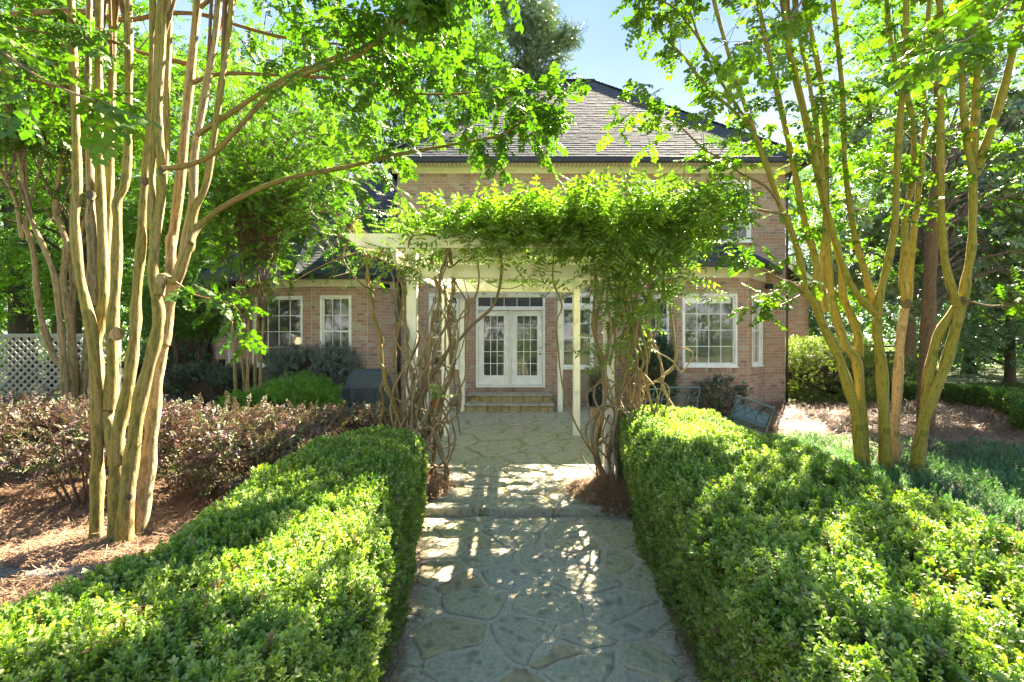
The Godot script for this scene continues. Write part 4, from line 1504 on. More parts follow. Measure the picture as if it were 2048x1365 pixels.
func build_left_myrtle() -> void:
	var r := rng(101)
	var t := thing("crape_myrtle", "large crape myrtle with many mossy tan stems beside the left boxwood hedge", "tree", Vector3(-3.3, 0, -4.05), "crape myrtles")
	var S := []
	S.append(stem(t, P([190, 1122, 193, 1000, 194, 917, 192, 800, 184, 670, 161, 560, 150, 450, 154, 366, 148, 183, 141, 0, 136, -250]), 4.1, 4.3, 16, 10, TAN, MOSS))
	S.append(stem(t, P([229, 1110, 237, 996, 233, 917, 222, 855, 206, 815, 194, 739, 191, 684, 205, 615, 206, 542, 203, 450, 198, 330, 196, 183, 198, 0, 196, -250]), 4.1, 4.5, 23, 9, TAN, MOSS))
	S.append(stem(t, P([233, 930, 237, 860, 253, 790, 263, 719, 270, 656, 272, 597, 282, 487, 285, 430, 289, 362, 295, 290, 301, 190, 304, 60, 307, -150]), 4.08, 4.4, 17, 8, TAN, MOSS))
	S.append(stem(t, P([245, 1105, 254, 988, 265, 897, 280, 798, 301, 719, 314, 664, 317, 620, 306, 560, 308, 505, 311, 455, 322, 385, 321, 330, 316, 220, 322, 110, 330, 0, 336, -250]), 4.0, 4.2, 19, 9, TAN, MOSS))
	S.append(stem(t, P([274, 1085, 284, 1010, 293, 956, 301, 877, 309, 798, 316, 735, 330, 670, 338, 615, 358, 542, 370, 490, 385, 400, 388, 311, 410, 183, 434, 37, 446, -200]), 4.15, 4.4, 20, 9, Color(0.50, 0.41, 0.30), TAN))
	S.append(stem(t, P([326, 690, 332, 640, 341, 560, 341, 487, 348, 458, 363, 330, 377, 183, 392, 37, 402, -60, 420, -300]), 4.25, 4.6, 16, 10, PINKTAN, TAN))
	S.append(stem(t, P([318, 590, 324, 556, 352, 560, 374, 505, 382, 487, 388, 421, 410, 374, 425, 293, 440, 183, 462, 18, 475, -200]), 4.05, 4.3, 13, 8, PINKTAN, MOSS))
	S.append(stem(t, P([219, 820, 224, 740, 225, 640, 231, 560, 234, 450, 234, 403, 252, 352, 257, 183, 256, 0, 254, -220]), 4.2, 4.5, 15, 9, TAN, MOSS))
	S.append(stem(t, P([187, 612, 186, 540, 182, 450, 182, 385, 178, 320, 175, 200, 178, 0, 181, -160]), 4.3, 4.6, 14, 7, Color(0.30, 0.25, 0.18), TAN))
	S.append(stem(t, P([210, 610, 212, 500, 218, 400, 220, 330, 223, 183, 229, 0, 234, -200]), 4.35, 4.7, 10, 8, TAN, MOSS))
	S.append(stem(t, P([312, 480, 322, 400, 331, 311, 333, 183, 339, 0, 343, -200]), 4.2, 4.5, 9, 8, TAN, MOSS))
	S.append(stem(t, P([300, 460, 303, 390, 304, 311, 313, 110, 320, -10, 324, -150]), 4.1, 4.2, 9, 7, TAN, MOSS))
	knob(t, 234, 668, 4.05, 0.085, TAN)
	knob(t, 322, 560, 4.05, 0.07, Color(0.36, 0.29, 0.2))
	knob(t, 181, 390, 4.3, 0.065, Color(0.12, 0.10, 0.075))
	knob(t, 289, 362, 4.2, 0.06, Color(0.15, 0.12, 0.09))
	knob(t, 258, 994, 3.98, 0.045, Color(0.10, 0.085, 0.06))
	knob(t, 324, 340, 4.1, 0.05, Color(0.10, 0.085, 0.06))
	var br_col := Color(0.25, 0.155, 0.085)
	var B := []
	B.append(stem(t, P([381, 487, 396, 454, 458, 407, 568, 359, 700, 333, 797, 309, 925, 286, 998, 271, 1053, 240, 1112, 222]), 4.1, 4.9, 9, 3, br_col, Color(0.24, 0.20, 0.06), "branch"))
	B.append(stem(t, P([324, 337, 366, 333, 421, 311, 476, 256, 549, 179, 623, 143, 690, 120, 723, 108, 778, 62, 833, 22, 862, -5, 900, -60]), 4.1, 3.4, 7, 5, br_col, Color(0.24, 0.20, 0.06), "branch"))
	B.append(stem(t, P([394, 270, 476, 216, 549, 168, 641, 125, 700, 105, 760, 75, 812, 42, 850, 35]), 4.3, 3.9, 7, 3, br_col, Color(0.24, 0.20, 0.06), "branch"))
	B.append(stem(t, P([379, 168, 440, 148, 549, 150, 700, 159, 742, 168, 815, 187, 925, 187, 1000, 178]), 4.5, 4.3, 6, 2, br_col, br_col, "branch"))
	B.append(stem(t, P([-60, 42, 0, 33, 147, 22, 249, 40, 330, 27, 403, 29, 476, 51, 568, 75, 619, 68, 641, 84, 700, 92, 780, 120]), 4.9, 4.7, 9, 2, br_col, br_col, "branch"))
	B.append(stem(t, P([384, 130, 275, 103, 220, 82, 147, 77, 60, 60, -60, 40]), 4.7, 4.0, 6, 3, br_col, br_col, "branch"))
	B.append(stem(t, P([220, 209, 165, 183, 92, 168, 0, 147, -80, 150]), 4.5, 4.0, 5, 3, br_col, br_col, "branch"))
	B.append(stem(t, P([400, 15, 470, -40, 560, -90, 680, -140]), 4.4, 4.2, 6, 3, br_col, br_col, "branch"))
	var mb := MB.new()
	mb.col = Color(0.22, 0.13, 0.07)
	var sc := [Scat.new(), Scat.new()]
	var n_sh := [20, 16, 14, 18, 14, 10, 10, 12]
	var from := [0.36, 0.5, 0.35, 0.25, 0.55, 0.2, 0.15, 0.2]
	for q in [stem(t, P([-170, -90, -60, 50, 40, 130, 130, 180, 190, 200]), 3.9, 1.9, 4, 3, br_col, br_col, "branch"), stem(t, P([352, 565, 390, 590, 430, 600, 468, 612]), 4.05, 3.1, 3, 2, br_col, br_col, "branch")]:
		spray(mb, sc, q, 0.4, 8, 0.22, 4, r, YG_A, YG_B, 0.9, 0.2, 0.002)
	for i in B.size():
		spray(mb, sc, B[i], from[i], int(n_sh[i] * 1.5), 0.6, 9, r, YG_A, YG_B, 0.74, 0.25)
	# twigs at the tips
	spray(mb, sc, B[0], 0.80, 16, 0.34, 9, r, YG_A, YG_B, 0.8, 0.1)
	spray(mb, sc, B[1], 0.72, 14, 0.40, 8, r, YG_A, Color(0.07, 0.17, 0.02), 1.0, 0.3)
	spray(mb, sc, B[3], 0.6, 14, 0.40, 9, r, YG_A, YG_B, 0.8, 0.3)
	# the crown above the picture
	for i in [0, 1, 3, 4, 5, 6, 7, 9, 10]:
		var ps: PackedVector3Array = S[i]
		var tip := ps[ps.size() - 1]
		for k in 4:
			var q := tip + Vector3(r.randf_range(-0.9, 0.9), r.randf_range(0.3, 1.7), r.randf_range(-0.9, 0.9))
			var bp := smooth([ps[ps.size() - 4 - k * 2], tip.lerp(q, 0.4), q], 4)
			mb.tube(bp, radii(bp.size(), 0.016, 0.006), 5)
			spray(mb, sc, bp, 0.2, 9, 0.5, 7, r, YG_A, YG_B, 0.85, 0.15)
	obj("shoots", mb.mesh(), M.vine, t).set_meta("kind", "stuff")
	multi("leaves", T.crape[0], M.leaf, sc[0], t)
	multi("leaves", T.crape[1], M.leaf, sc[1], t)

func build_second_myrtle() -> void:
	var r := rng(102)
	var d := 7.6
	var t := thing("crape_myrtle", "smaller crape myrtle with smooth pinkish stems in front of the white lattice fence", "tree", Vector3(-7.1, 0, -7.6), "crape myrtles")
	var S := []
	S.append(stem(t, P([141, 905, 141, 805, 138, 740, 112, 722, 90, 670, 75, 597, 66, 505, 48, 450, 44, 476, 29, 396, 0, 341, -40, 250]), d, d, 10, 5, PINKTAN, TAN))
	S.append(stem(t, P([150, 905, 148, 800, 144, 706, 138, 640, 126, 560, 132, 487, 110, 421, 121, 330, 136, 238, 140, 120]), d + 0.1, d + 0.3, 12, 5, PINKTAN, TAN))
	S.append(stem(t, P([135, 860, 128, 760, 124, 690, 120, 651, 110, 560, 88, 498, 66, 450, 50, 390, 37, 311, 10, 200, -10, 120]), d - 0.1, d, 9, 5, PINKTAN, TAN))
	S.append(stem(t, P([150, 880, 152, 760, 142, 660, 146, 578, 143, 450, 148, 380, 170, 300, 190, 220]), d + 0.2, d + 0.5, 10, 5, PINKTAN, TAN))
	S.append(stem(t, P([160, 850, 172, 706, 174, 640, 168, 560, 160, 480, 180, 400, 200, 330]), d + 0.2, d + 0.6, 9, 4, PINKTAN, TAN))
	var mb := MB.new()
	mb.col = Color(0.27, 0.19, 0.125)
	var s := Scat.new()
	for ps in S:
		for k in 7:
			var i0: int = int(ps.size() * r.randf_range(0.55, 0.95))
			var q: Vector3 = ps[i0] + Vector3(r.randf_range(-1.2, 1.2), r.randf_range(1.0, 2.8), r.randf_range(-0.8, 0.8))
			var bp := smooth([ps[i0], ps[i0].lerp(q, 0.5) + rdir(r) * 0.15, q], 4)
			mb.tube(bp, radii(bp.size(), 0.022, 0.008), 5)
			spray(mb, [s], bp, 0.35, 9, 0.8, 6, r, YG_A, YG_B, 0.9, 0.15, 0.006)
	obj("shoots", mb.mesh(), M.vine, t).set_meta("kind", "stuff")
	multi("leaves", T.crape_far, M.leaf, s, t)

func build_house_myrtle() -> void:
	var r := rng(103)
	var t := thing("crape_myrtle", "young crape myrtle with thin pollarded tan stems in front of the left wing's wide window", "tree", Vector3(-5.75, 0, -10.4), "crape myrtles")
	var d := 10.4
	var starts := [[474, 830, 470, 760, 468, 700, 462, 645], [492, 830, 488, 760, 482, 700, 475, 645], [494, 830, 495, 760, 496, 700, 497, 645], [511, 830, 510, 760, 510, 715, 515, 646], [520, 830, 520, 765, 522, 700, 527, 645]]
	var s := Scat.new()
	for i in starts.size():
		var mb := MB.new()
		mb.col = Color(0.25, 0.17, 0.10)
		var dd: float = d + [0.0, 0.25, -0.1, 0.2, -0.05][i]
		var ps := stem(t, P(starts[i]), dd, dd, 4.6, 4.0, Color(0.45, 0.33, 0.19), Color(0.40, 0.31, 0.14), "stem", 0.04)
		var tip := ps[ps.size() - 1]
		knob(t, starts[i][6], starts[i][7], dd, 0.06, Color(0.36, 0.25, 0.14))
		for k in 3:
			var top := tip + Vector3(r.randf_range(-0.35, 0.6), r.randf_range(1.9, 3.2), r.randf_range(-0.4, 0.4))
			var bp := smooth([tip, tip + Vector3((top.x - tip.x) * 0.3, 0.8, 0), top], 5)
			mb.tube(bp, radii(bp.size(), 0.022, 0.010), 5)
			for z in 11:
				var q := top + Vector3(r.randf_range(-1.4, 3.2), r.randf_range(-1.5, 3.0), r.randf_range(-1.1, 1.3))
				var b2 := smooth([bp[bp.size() - 4], top.lerp(q, 0.45) + Vector3(0, 0.2, 0), q], 4)
				mb.tube(b2, radii(b2.size(), 0.011, 0.004), 4)
				spray(mb, [s], b2, 0.25, 6, 0.75, 5, r, Color(0.19, 0.33, 0.035), Color(0.11, 0.22, 0.025), 0.75, 0.2, 0.004)
		obj("shoots", mb.mesh(), M.vine, t).set_meta("kind", "stuff")
	multi("leaves", T.crape_far, M.leaf, s, t)

func build_right_myrtle() -> void:
	var r := rng(104)
	var t := thing("crape_myrtle", "crape myrtle with yellow-green mossy stems right of the right boxwood hedge", "tree", Vector3(5.0, 0, -6.35), "crape myrtles")
	var tn := Color(0.44, 0.33, 0.19)
	var ms := Color(0.285, 0.25, 0.035)
	var d := 6.3
	var S := []
	stem(t, P([1722, 960, 1721, 926, 1714, 835, 1696, 772, 1674, 706, 1648, 655, 1630, 607, 1612, 588]), d, d - 0.1, 15, 11, tn, ms)
	S.append(stem(t, P([1612, 592, 1600, 516, 1578, 450, 1560, 410, 1534, 330, 1509, 264, 1483, 190, 1457, 106, 1428, 0, 1405, -120]), d - 0.1, 5.6, 9, 5, tn, ms))
	S.append(stem(t, P([1634, 612, 1632, 523, 1611, 450, 1593, 359, 1571, 256, 1549, 158, 1527, 55, 1512, -20, 1495, -140]), d - 0.05, 5.9, 9, 6, tn, ms))
	S.append(stem(t, P([1652, 625, 1644, 542, 1652, 421, 1641, 311, 1619, 165, 1593, 37, 1575, -100]), d, 6.2, 8, 5, tn, ms))
	stem(t, P([1735, 958, 1729, 922, 1721, 798, 1714, 725, 1690, 690]), d + 0.05, d + 0.05, 15, 12, tn, ms)
	S.append(stem(t, P([1694, 700, 1672, 630, 1660, 560, 1653, 450, 1652, 348, 1652, 238, 1640, 150, 1622, 60, 1600, -60]), d + 0.05, 6.6, 11, 6, tn, ms))
	S.append(stem(t, P([1716, 712, 1716, 668, 1700, 626, 1686, 589, 1681, 523, 1664, 461, 1650, 420, 1630, 330, 1600, 200, 1575, 90, 1560, -40]), d + 0.1, 6.5, 11, 6, tn, ms))
	stem(t, P([1774, 970, 1772, 941, 1769, 835, 1763, 725, 1754, 662, 1756, 629]), d - 0.1, d - 0.1, 16, 12, tn, ms)
	S.append(stem(t, P([1756, 632, 1732, 609, 1703, 571, 1684, 523, 1660, 440, 1640, 350, 1606, 200, 1580, 90, 1568, -40]), d - 0.1, 5.7, 9, 5, tn, ms))
	S.append(stem(t, P([1757, 630, 1759, 597, 1773, 542, 1788, 468, 1791, 440, 1798, 275, 1809, 147, 1813, 0, 1815, -140]), d - 0.1, 5.9, 10, 8, tn, ms))
	S.append(stem(t, P([1752, 625, 1730, 542, 1711, 479, 1707, 458, 1690, 330, 1685, 183, 1668, 18, 1655, -120]), d, 6.4, 9, 6, tn, ms))
	stem(t, P([1792, 972, 1791, 944, 1791, 853, 1798, 743, 1802, 670, 1813, 607]), d + 0.15, d + 0.15, 13, 11, Color(0.52, 0.43, 0.30), tn)
	S.append(stem(t, P([1812, 612, 1806, 571, 1810, 487, 1813, 420, 1824, 366, 1826, 238, 1787, 110, 1773, 0, 1765, -120]), d + 0.15, 6.5, 9, 6, tn, ms))
	S.append(stem(t, P([1815, 612, 1820, 560, 1826, 487, 1838, 380, 1850, 250, 1846, 147, 1860, 0, 1870, -120]), d + 0.2, 6.8, 9, 6, tn, ms))
	stem(t, P([1830, 975, 1833, 948, 1846, 853, 1864, 798, 1893, 725, 1912, 655, 1923, 608]), d - 0.2, d - 0.3, 16, 13, tn, ms)
	stem(t, P([1851, 815, 1860, 743, 1875, 677, 1900, 632, 1918, 608]), d - 0.15, d - 0.25, 13, 11, tn, ms)
	S.append(stem(t, P([1918, 612, 1904, 578, 1891, 523, 1884, 450, 1882, 330, 1882, 183, 1880, 20, 1884, -120]), d - 0.3, 5.8, 10, 8, tn, ms))
	S.append(stem(t, P([1927, 610, 1933, 560, 1943, 505, 1946, 450, 1945, 348, 1930, 256, 1923, 110, 1920, -20, 1918, -120]), d - 0.3, 5.7, 11, 7, tn, ms))
	S.append(stem(t, P([1945, 360, 1950, 256, 1956, 110, 1960, -20, 1966, -120]), 5.9, 5.6, 10, 8, tn, ms))
	S.append(stem(t, P([1947, 352, 1978, 275, 2007, 183, 2029, 92, 2050, 10, 2080, -80]), 5.9, 5.3, 11, 8, tn, ms))
	for q in [[1616, 588, 0.09], [1756, 628, 0.1], [1814, 608, 0.095], [1922, 604, 0.12]]:
		knob(t, q[0], q[1], d - 0.05 if q[0] < 1900 else d - 0.3, q[2], Color(0.15, 0.125, 0.045))
	var bc := Color(0.20, 0.155, 0.07)
	var B := []
	B.append(stem(t, P([1556, 396, 1520, 300, 1501, 260, 1460, 215, 1421, 183, 1373, 121, 1337, 81, 1300, 33, 1275, -20]), 5.8, 5.2, 6, 3, bc, ms, "branch"))
	B.append(stem(t, P([1560, 410, 1530, 372, 1483, 348, 1440, 315, 1410, 300, 1355, 249, 1300, 215, 1262, 205]), 5.8, 5.0, 4, 2, bc, bc, "branch"))
	B.append(stem(t, P([1606, 586, 1582, 565, 1564, 560, 1520, 538, 1476, 523, 1430, 512]), 6.1, 5.2, 4, 2, bc, bc, "branch"))
	B.append(stem(t, P([1575, 430, 1520, 420, 1470, 408, 1430, 398, 1370, 390]), 5.9, 5.3, 4, 2, bc, bc, "branch"))
	B.append(stem(t, P([1606, 588, 1575, 605, 1545, 618, 1528, 640]), 6.1, 5.6, 3, 1.5, bc, bc, "branch"))
	B.append(stem(t, P([1930, 600, 1975, 612, 2020, 610, 2070, 600]), 5.9, 5.5, 4, 2, bc, bc, "branch"))
	B.append(stem(t, P([1500, 250, 1440, 160, 1400, 80, 1370, -10, 1340, -80]), 5.7, 5.2, 4, 2, bc, bc, "branch"))
	B.append(stem(t, P([1478, 170, 1420, 110, 1385, 60, 1340, 10, 1270, -10]), 5.6, 5.0, 4, 2, bc, bc, "branch"))
	var mb := MB.new()
	mb.col = Color(0.20, 0.13, 0.07)
	var sc := [Scat.new(), Scat.new()]
	var ca := Color(0.18, 0.27, 0.028)
	var cb := Color(0.09, 0.165, 0.02)
	var n_sh := [20, 22, 8, 12, 5, 8, 14, 14]
	for q in [stem(t, P([2080, -80, 2040, -20, 1990, 40, 1930, 80, 1850, 100]), 5.3, 2.1, 4, 3, bc, bc, "branch"), stem(t, P([1700, -120, 1620, -20, 1560, 60, 1470, 90]), 5.4, 2.6, 4, 3, bc, bc, "branch")]:
		spray(mb, sc, q, 0.55, 9, 0.22, 4, r, ca, cb, 0.9, 0.1, 0.002)
	for i in B.size():
		spray(mb, sc, B[i], 0.25 if i < 4 else 0.5, n_sh[i], 0.42, 5, r, ca, cb, 1.0, 0.15)
	for ps in S:
		spray(mb, sc, ps, 0.42, 15, 0.75, 6, r, ca, cb, 1.0, 0.12)
	for ps in S:
		var tip: Vector3 = ps[ps.size() - 1]
		for k in 2:
			var q := tip + Vector3(r.randf_range(-0.9, 0.7), r.randf_range(0.2, 1.6), r.randf_range(-1.0, 0.9))
			var bp := smooth([ps[ps.size() - 5 - k], tip.lerp(q, 0.4), q], 4)
			mb.tube(bp, radii(bp.size(), 0.018, 0.006), 5)
			spray(mb, sc, bp, 0.2, 6, 0.5, 4, r, ca, cb, 1.0, 0.15)
	obj("shoots", mb.mesh(), M.vine, t).set_meta("kind", "stuff")
	multi("leaves", T.crape[0], M.leaf, sc[0], t)
	multi("leaves", T.crape[1], M.leaf, sc[1], t)

# ---------------------------------------------------------------- pergola and wisteria
func build_pergola() -> void:
	var r := rng(55)
	var p := thing("pergola", "cream painted wooden pergola over the flagstone terrace in front of the French doors", "pergola", Vector3(0, 0, -8.9))
	var post := func(x: float, d: float, top: float) -> void:
		var b := MB.new()
		b.box(Vector3(x - 0.063, -0.02, -d - 0.063), Vector3(x + 0.063, top, -d + 0.063), 0.008)
		obj("post", b.mesh(), M.timber, p)
	for q in [[5.97, 2.72], [8.95, 2.78], [12.0, 2.9]]:
		for s in [-1.0, 1.0]:
			post.call(s * 1.235 - 0.02, q[0], q[1])
	for q in [[5.97, 2.57, 2.73], [8.95, 2.70, 2.86], [12.0, 2.88, 3.02]]:
		var b := MB.new()
		b.box(Vector3(-1.192, q[1], -q[0] - 0.075), Vector3(1.152, q[2], -q[0] - 0.025), 0.006)
		b.box(Vector3(-1.192, q[1], -q[0] + 0.025), Vector3(1.152, q[2], -q[0] + 0.07), 0.006)
		obj("cross_beam", b.mesh(), M.timber, p)
	# doubled side beams with a slanted cut at the front
	for s in [-1.0, 1.0]:
		for o in [-0.085, 0.085]:
			var x: float = s * 1.235 - 0.02 + o
			var b := MB.new()
			var y0 := 2.645
			var y1 := 2.835
			var pr := [Vector2(5.34, y1), Vector2(5.32, y1 - 0.05), Vector2(5.52, y0), Vector2(12.25, y0 + 0.2), Vector2(12.4, y1 + 0.2)]
			var n := pr.size()
			for k in n:
				var a: Vector2 = pr[k]
				var c: Vector2 = pr[(k + 1) % n]
				b.quad(Vector3(x - 0.02, a.y, -a.x), Vector3(x + 0.02, a.y, -a.x), Vector3(x + 0.02, c.y, -c.x), Vector3(x - 0.02, c.y, -c.x))
			for k in range(1, n - 1):
				for e in [-0.02, 0.02]:
					b.tri(Vector3(x + e, pr[0].y, -pr[0].x), Vector3(x + e, pr[k].y, -pr[k].x), Vector3(x + e, pr[k + 1].y, -pr[k + 1].x))
			obj("side_beam", b.mesh(), M.timber, p)
	var d := 5.40
	var k := 0
	while d < 12.4:
		var y := 2.84 + 0.2 * (d - 5.4) / 7.0
		var b := MB.new()
		var xl := -1.87 + r.randf_range(-0.02, 0.02)
		var xr := 1.92 + r.randf_range(-0.02, 0.02)
		var prof := [Vector2(xl, y + 0.16), Vector2(xl, y + 0.10), Vector2(xl + 0.14, y), Vector2(xr - 0.14, y), Vector2(xr, y + 0.10), Vector2(xr, y + 0.16)]
		for e in prof.size():
			var a: Vector2 = prof[e]
			var c: Vector2 = prof[(e + 1) % prof.size()]
			b.quad(Vector3(a.x, a.y, -d - 0.02), Vector3(a.x, a.y, -d + 0.02), Vector3(c.x, c.y, -d + 0.02), Vector3(c.x, c.y, -d - 0.02))
		for e in range(1, prof.size() - 1):
			for z in [-0.02, 0.02]:
				b.tri(Vector3(prof[0].x, prof[0].y, -d + z), Vector3(prof[e].x, prof[e].y, -d + z), Vector3(prof[e + 1].x, prof[e + 1].y, -d + z))
		obj("rafter", b.mesh(), M.timber, p)
		d += 0.62
		k += 1

func wobble(pts: Array, amp: float, r: RandomNumberGenerator, per := 6) -> PackedVector3Array:
	var ps := smooth(pts, per)
	var a := r.randf_range(0, TAU)
	var f := r.randf_range(4.0, 7.0)
	var run := 0.0
	for i in ps.size():
		if i > 0:
			run += ps[i].distance_to(ps[i - 1])
		ps[i] += Vector3(sin(run * f + a), 0.4 * sin(run * f * 0.7 + a * 2.0), cos(run * f * 0.9 + a)) * amp
	return ps

func vine(parent: Node, pts: Array, r0: float, r1: float, amp: float, r: RandomNumberGenerator, c: Color, twin := false) -> PackedVector3Array:
	var ps := wobble(pts, amp, r)
	var mb := MB.new()
	mb.col = c
	mb.tube(ps, radii(ps.size(), r0, r1), 8, 0.2)
	obj("vine_stem", mb.mesh(), M.vine, parent)
	if twin:
		var mb2 := MB.new()
		mb2.col = c * r.randf_range(0.8, 1.1)
		var p2 := ps.duplicate()
		for i in p2.size():
			p2[i] += Vector3(cos(i * 0.8), 0, sin(i * 0.8)) * (r0 + r1) * 0.85
		mb2.tube(p2, radii(ps.size(), r0 * 0.8, r1 * 0.8), 7, 0.12)
		obj("vine_stem", mb2.mesh(), M.vine, parent)
	return ps

func px(a: Array, d: float, amp: float, r: RandomNumberGenerator) -> Array:
	var out := []
	for i in a.size() / 2:
		out.append(V(a[2 * i], a[2 * i + 1], d + r.randf_range(-amp, amp)))
	return out

func build_wisteria() -> void:
	var r := rng(66)
	var grey := Color(0.36, 0.32, 0.21)
	var tan_ := Color(0.40, 0.30, 0.16)
	var dark := Color(0.25, 0.195, 0.12)
	var L := thing("wisteria_vine", "twisted bare wisteria stems winding up the front left pergola post", "vine", Vector3(-1.15, 0, -5.85), "wisteria vines on the pergola")
	var d := 5.83
	vine(L, px([863, 1012, 893, 960, 880, 900, 858, 850, 835, 800, 822, 760, 815, 700, 812, 640, 806, 580, 800, 520, 790, 470], d, 0.10, r), 0.026, 0.016, 0.02, r, grey, true)
	vine(L, px([818, 965, 800, 850, 775, 770, 765, 730, 757, 670, 745, 610, 735, 550, 725, 500, 705, 455, 720, 430], d - 0.1, 0.06, r), 0.022, 0.013, 0.015, r, Color(0.34, 0.28, 0.10), true)
	vine(L, px([838, 1000, 850, 930, 826, 880, 800, 905, 812, 840, 850, 770, 885, 715, 915, 685, 948, 648, 985, 610, 1001, 560, 1003, 515, 990, 470], d - 0.08, 0.06, r), 0.026, 0.013, 0.012, r, dark, false)
	vine(L, px([905, 690, 917, 637, 950, 593, 958, 556, 955, 520], d - 0.1, 0.05, r), 0.014, 0.009, 0.008, r, tan_)
	vine(L, px([830, 970, 845, 880, 838, 820, 852, 740, 862, 680, 874, 600, 868, 520, 875, 455], d + 0.1, 0.08, r), 0.018, 0.012, 0.025, r, tan_, true)
	vine(L, px([858, 985, 876, 830, 892, 780, 904, 720, 898, 650, 903, 590, 900, 500, 890, 450], d + 0.2, 0.1, r), 0.020, 0.012, 0.02, r, tan_, true)
	vine(L, px([820, 1000, 790, 900, 806, 810, 850, 770, 880, 730], d, 0.08, r), 0.024, 0.015, 0.02, r, grey)
	vine(L, px([893, 600, 908, 745, 913, 830, 922, 872], d + 0.1, 0.03, r), 0.009, 0.006, 0.01, r, dark)
	vine(L, px([758, 850, 770, 815, 764, 770, 785, 720, 800, 650, 806, 600], d - 0.05, 0.1, r), 0.012, 0.008, 0.02, r, Color(0.35, 0.27, 0.11), true)
	vine(L, px([795, 905, 840, 862, 905, 838, 925, 800, 912, 740], d - 0.1, 0.08, r), 0.014, 0.010, 0.02, r, tan_)
	vine(L, px([700, 470, 690, 510, 700, 545, 720, 570, 745, 580], d - 0.2, 0.1, r), 0.011, 0.008, 0.03, r, dark)
	vine(L, px([690, 450, 745, 520, 770, 490, 775, 455], d - 0.2, 0.1, r), 0.012, 0.008, 0.02, r, dark)
	for k in 26:   # a tangle between the post and the beam
		var x0 := r.randf_range(-1.38, -0.85)
		var y0 := r.randf_range(-0.02, 0.9)
		var p := [Vector3(x0, y0, -d + r.randf_range(-0.25, 0.25))]
		var q: Vector3 = p[0]
		for j in r.randi_range(3, 5):
			q += Vector3(r.randf_range(-0.22, 0.26), r.randf_range(0.15, 0.75), r.randf_range(-0.15, 0.15))
			q.x = clampf(q.x, -1.50, -0.55)
			q.y = minf(q.y, 3.0)
			p.append(q)
		vine(L, p, r.randf_range(0.008, 0.017), 0.006, 0.035, r, [grey, tan_, dark][k % 3])
	for k in 7:    # loops near the ground
		var c := Vector3(r.randf_range(-1.25, -0.8), r.randf_range(0.3, 0.75), -d + r.randf_range(-0.2, 0.25))
		var p := []
		for j in 6:
			var a := TAU * j / 6.5 + k
			p.append(c + Vector3(cos(a) * 0.2, sin(a) * r.randf_range(0.2, 0.4), sin(a * 2.0) * 0.1))
		vine(L, p, 0.013, 0.010, 0.02, r, [grey, tan_][k % 2])
	var R := thing("wisteria_vine", "wisteria with dense stems on the front right post and leaves over the pergola", "vine", Vector3(1.3, 0, -5.8), "wisteria vines on the pergola")
	for k in 22:
		var x0 := 1.2 + r.randf_range(-0.22, 0.42)
		var tx := 1.15 + r.randf_range(-0.25, 0.85)
		var z0 := -d + r.randf_range(-0.22, 0.25)
		var p := [Vector3(1.2 + (x0 - 1.2) * 0.5, -0.02, z0)]
		for j in 5:
			var u := (j + 1) / 5.0
			p.append(Vector3(lerpf(x0, tx, u * u) + r.randf_range(-0.13, 0.13), 2.95 * u + r.randf_range(-0.12, 0.12), z0 + r.randf_range(-0.14, 0.14)))
		vine(R, p, r.randf_range(0.011, 0.024), r.randf_range(0.007, 0.013), 0.035, r, [grey, tan_, tan_, Color(0.34, 0.24, 0.15)][k % 4], k % 5 == 0)
	vine(R, px([1200, 925, 1168, 880, 1137, 816, 1118, 720, 1113, 650, 1125, 610, 1105, 560, 1108, 500], d - 0.15, 0.05, r), 0.012, 0.009, 0.008, r, tan_)
	vine(R, px([1345, 815, 1322, 760, 1325, 745, 1310, 690, 1300, 640, 1308, 560], 6.0, 0.05, r), 0.016, 0.009, 0.01, r, Color(0.42, 0.34, 0.24), true)
	vine(R, px([1325, 752, 1350, 725, 1345, 655, 1340, 590, 1350, 500], 6.0, 0.04, r), 0.018, 0.010, 0.01, r, Color(0.36, 0.30, 0.16))
	vine(R, px([1352, 692, 1385, 706, 1372, 735, 1360, 744, 1345, 722, 1310, 700, 1300, 680], 6.0, 0.02, r), 0.010, 0.008, 0.004, r, Color(0.46, 0.38, 0.29))
	vine(R, px([1215, 812, 1260, 788, 1300, 770, 1325, 755], 5.9, 0.04, r), 0.015, 0.012, 0.006, r, Color(0.33, 0.27, 0.13))
	vine(R, px([1205, 812, 1250, 815, 1290, 818, 1320, 835], 5.8, 0.04, r), 0.011, 0.009, 0.01, r, Color(0.40, 0.32, 0.2))
	for k in 16:
		var c := Vector3(r.randf_range(1.05, 1.6), r.randf_range(0.2, 1.1), -d + r.randf_range(-0.2, 0.3))
		var p := []
		for j in 6:
			var a := TAU * j / 6.5 + k * 1.7
			p.append(c + Vector3(cos(a) * r.randf_range(0.12, 0.3), sin(a) * r.randf_range(0.2, 0.45), sin(a * 2.0) * 0.12))
		vine(R, p, r.randf_range(0.008, 0.014), 0.008, 0.02, r, [grey, tan_, Color(0.42, 0.33, 0.22)][k % 3])
	# stems running over the rafters
	for k in 46:
		var q := Vector3(r.randf_range(-1.7, 1.9), r.randf_range(2.75, 3.1), -r.randf_range(5.2, 7.4))
		var p := [q]
		var go := Vector3(r.randf_range(-1, 1), 0, r.randf_range(-0.5, 0.5))
		for j in 4:
			q += go * 0.35 + Vector3(r.randf_range(-0.15, 0.15), r.randf_range(-0.22, 0.22), r.randf_range(-0.15, 0.15))
			q.y = clampf(q.y, 2.45, 3.35)
			p.append(q)
		vine(R, p, r.randf_range(0.006, 0.013), 0.004, 0.03, r, [dark, tan_][k % 2])
	# leaves
	var sc := [Scat.new(), Scat.new()]
	var ca := Color(0.27, 0.36, 0.075)
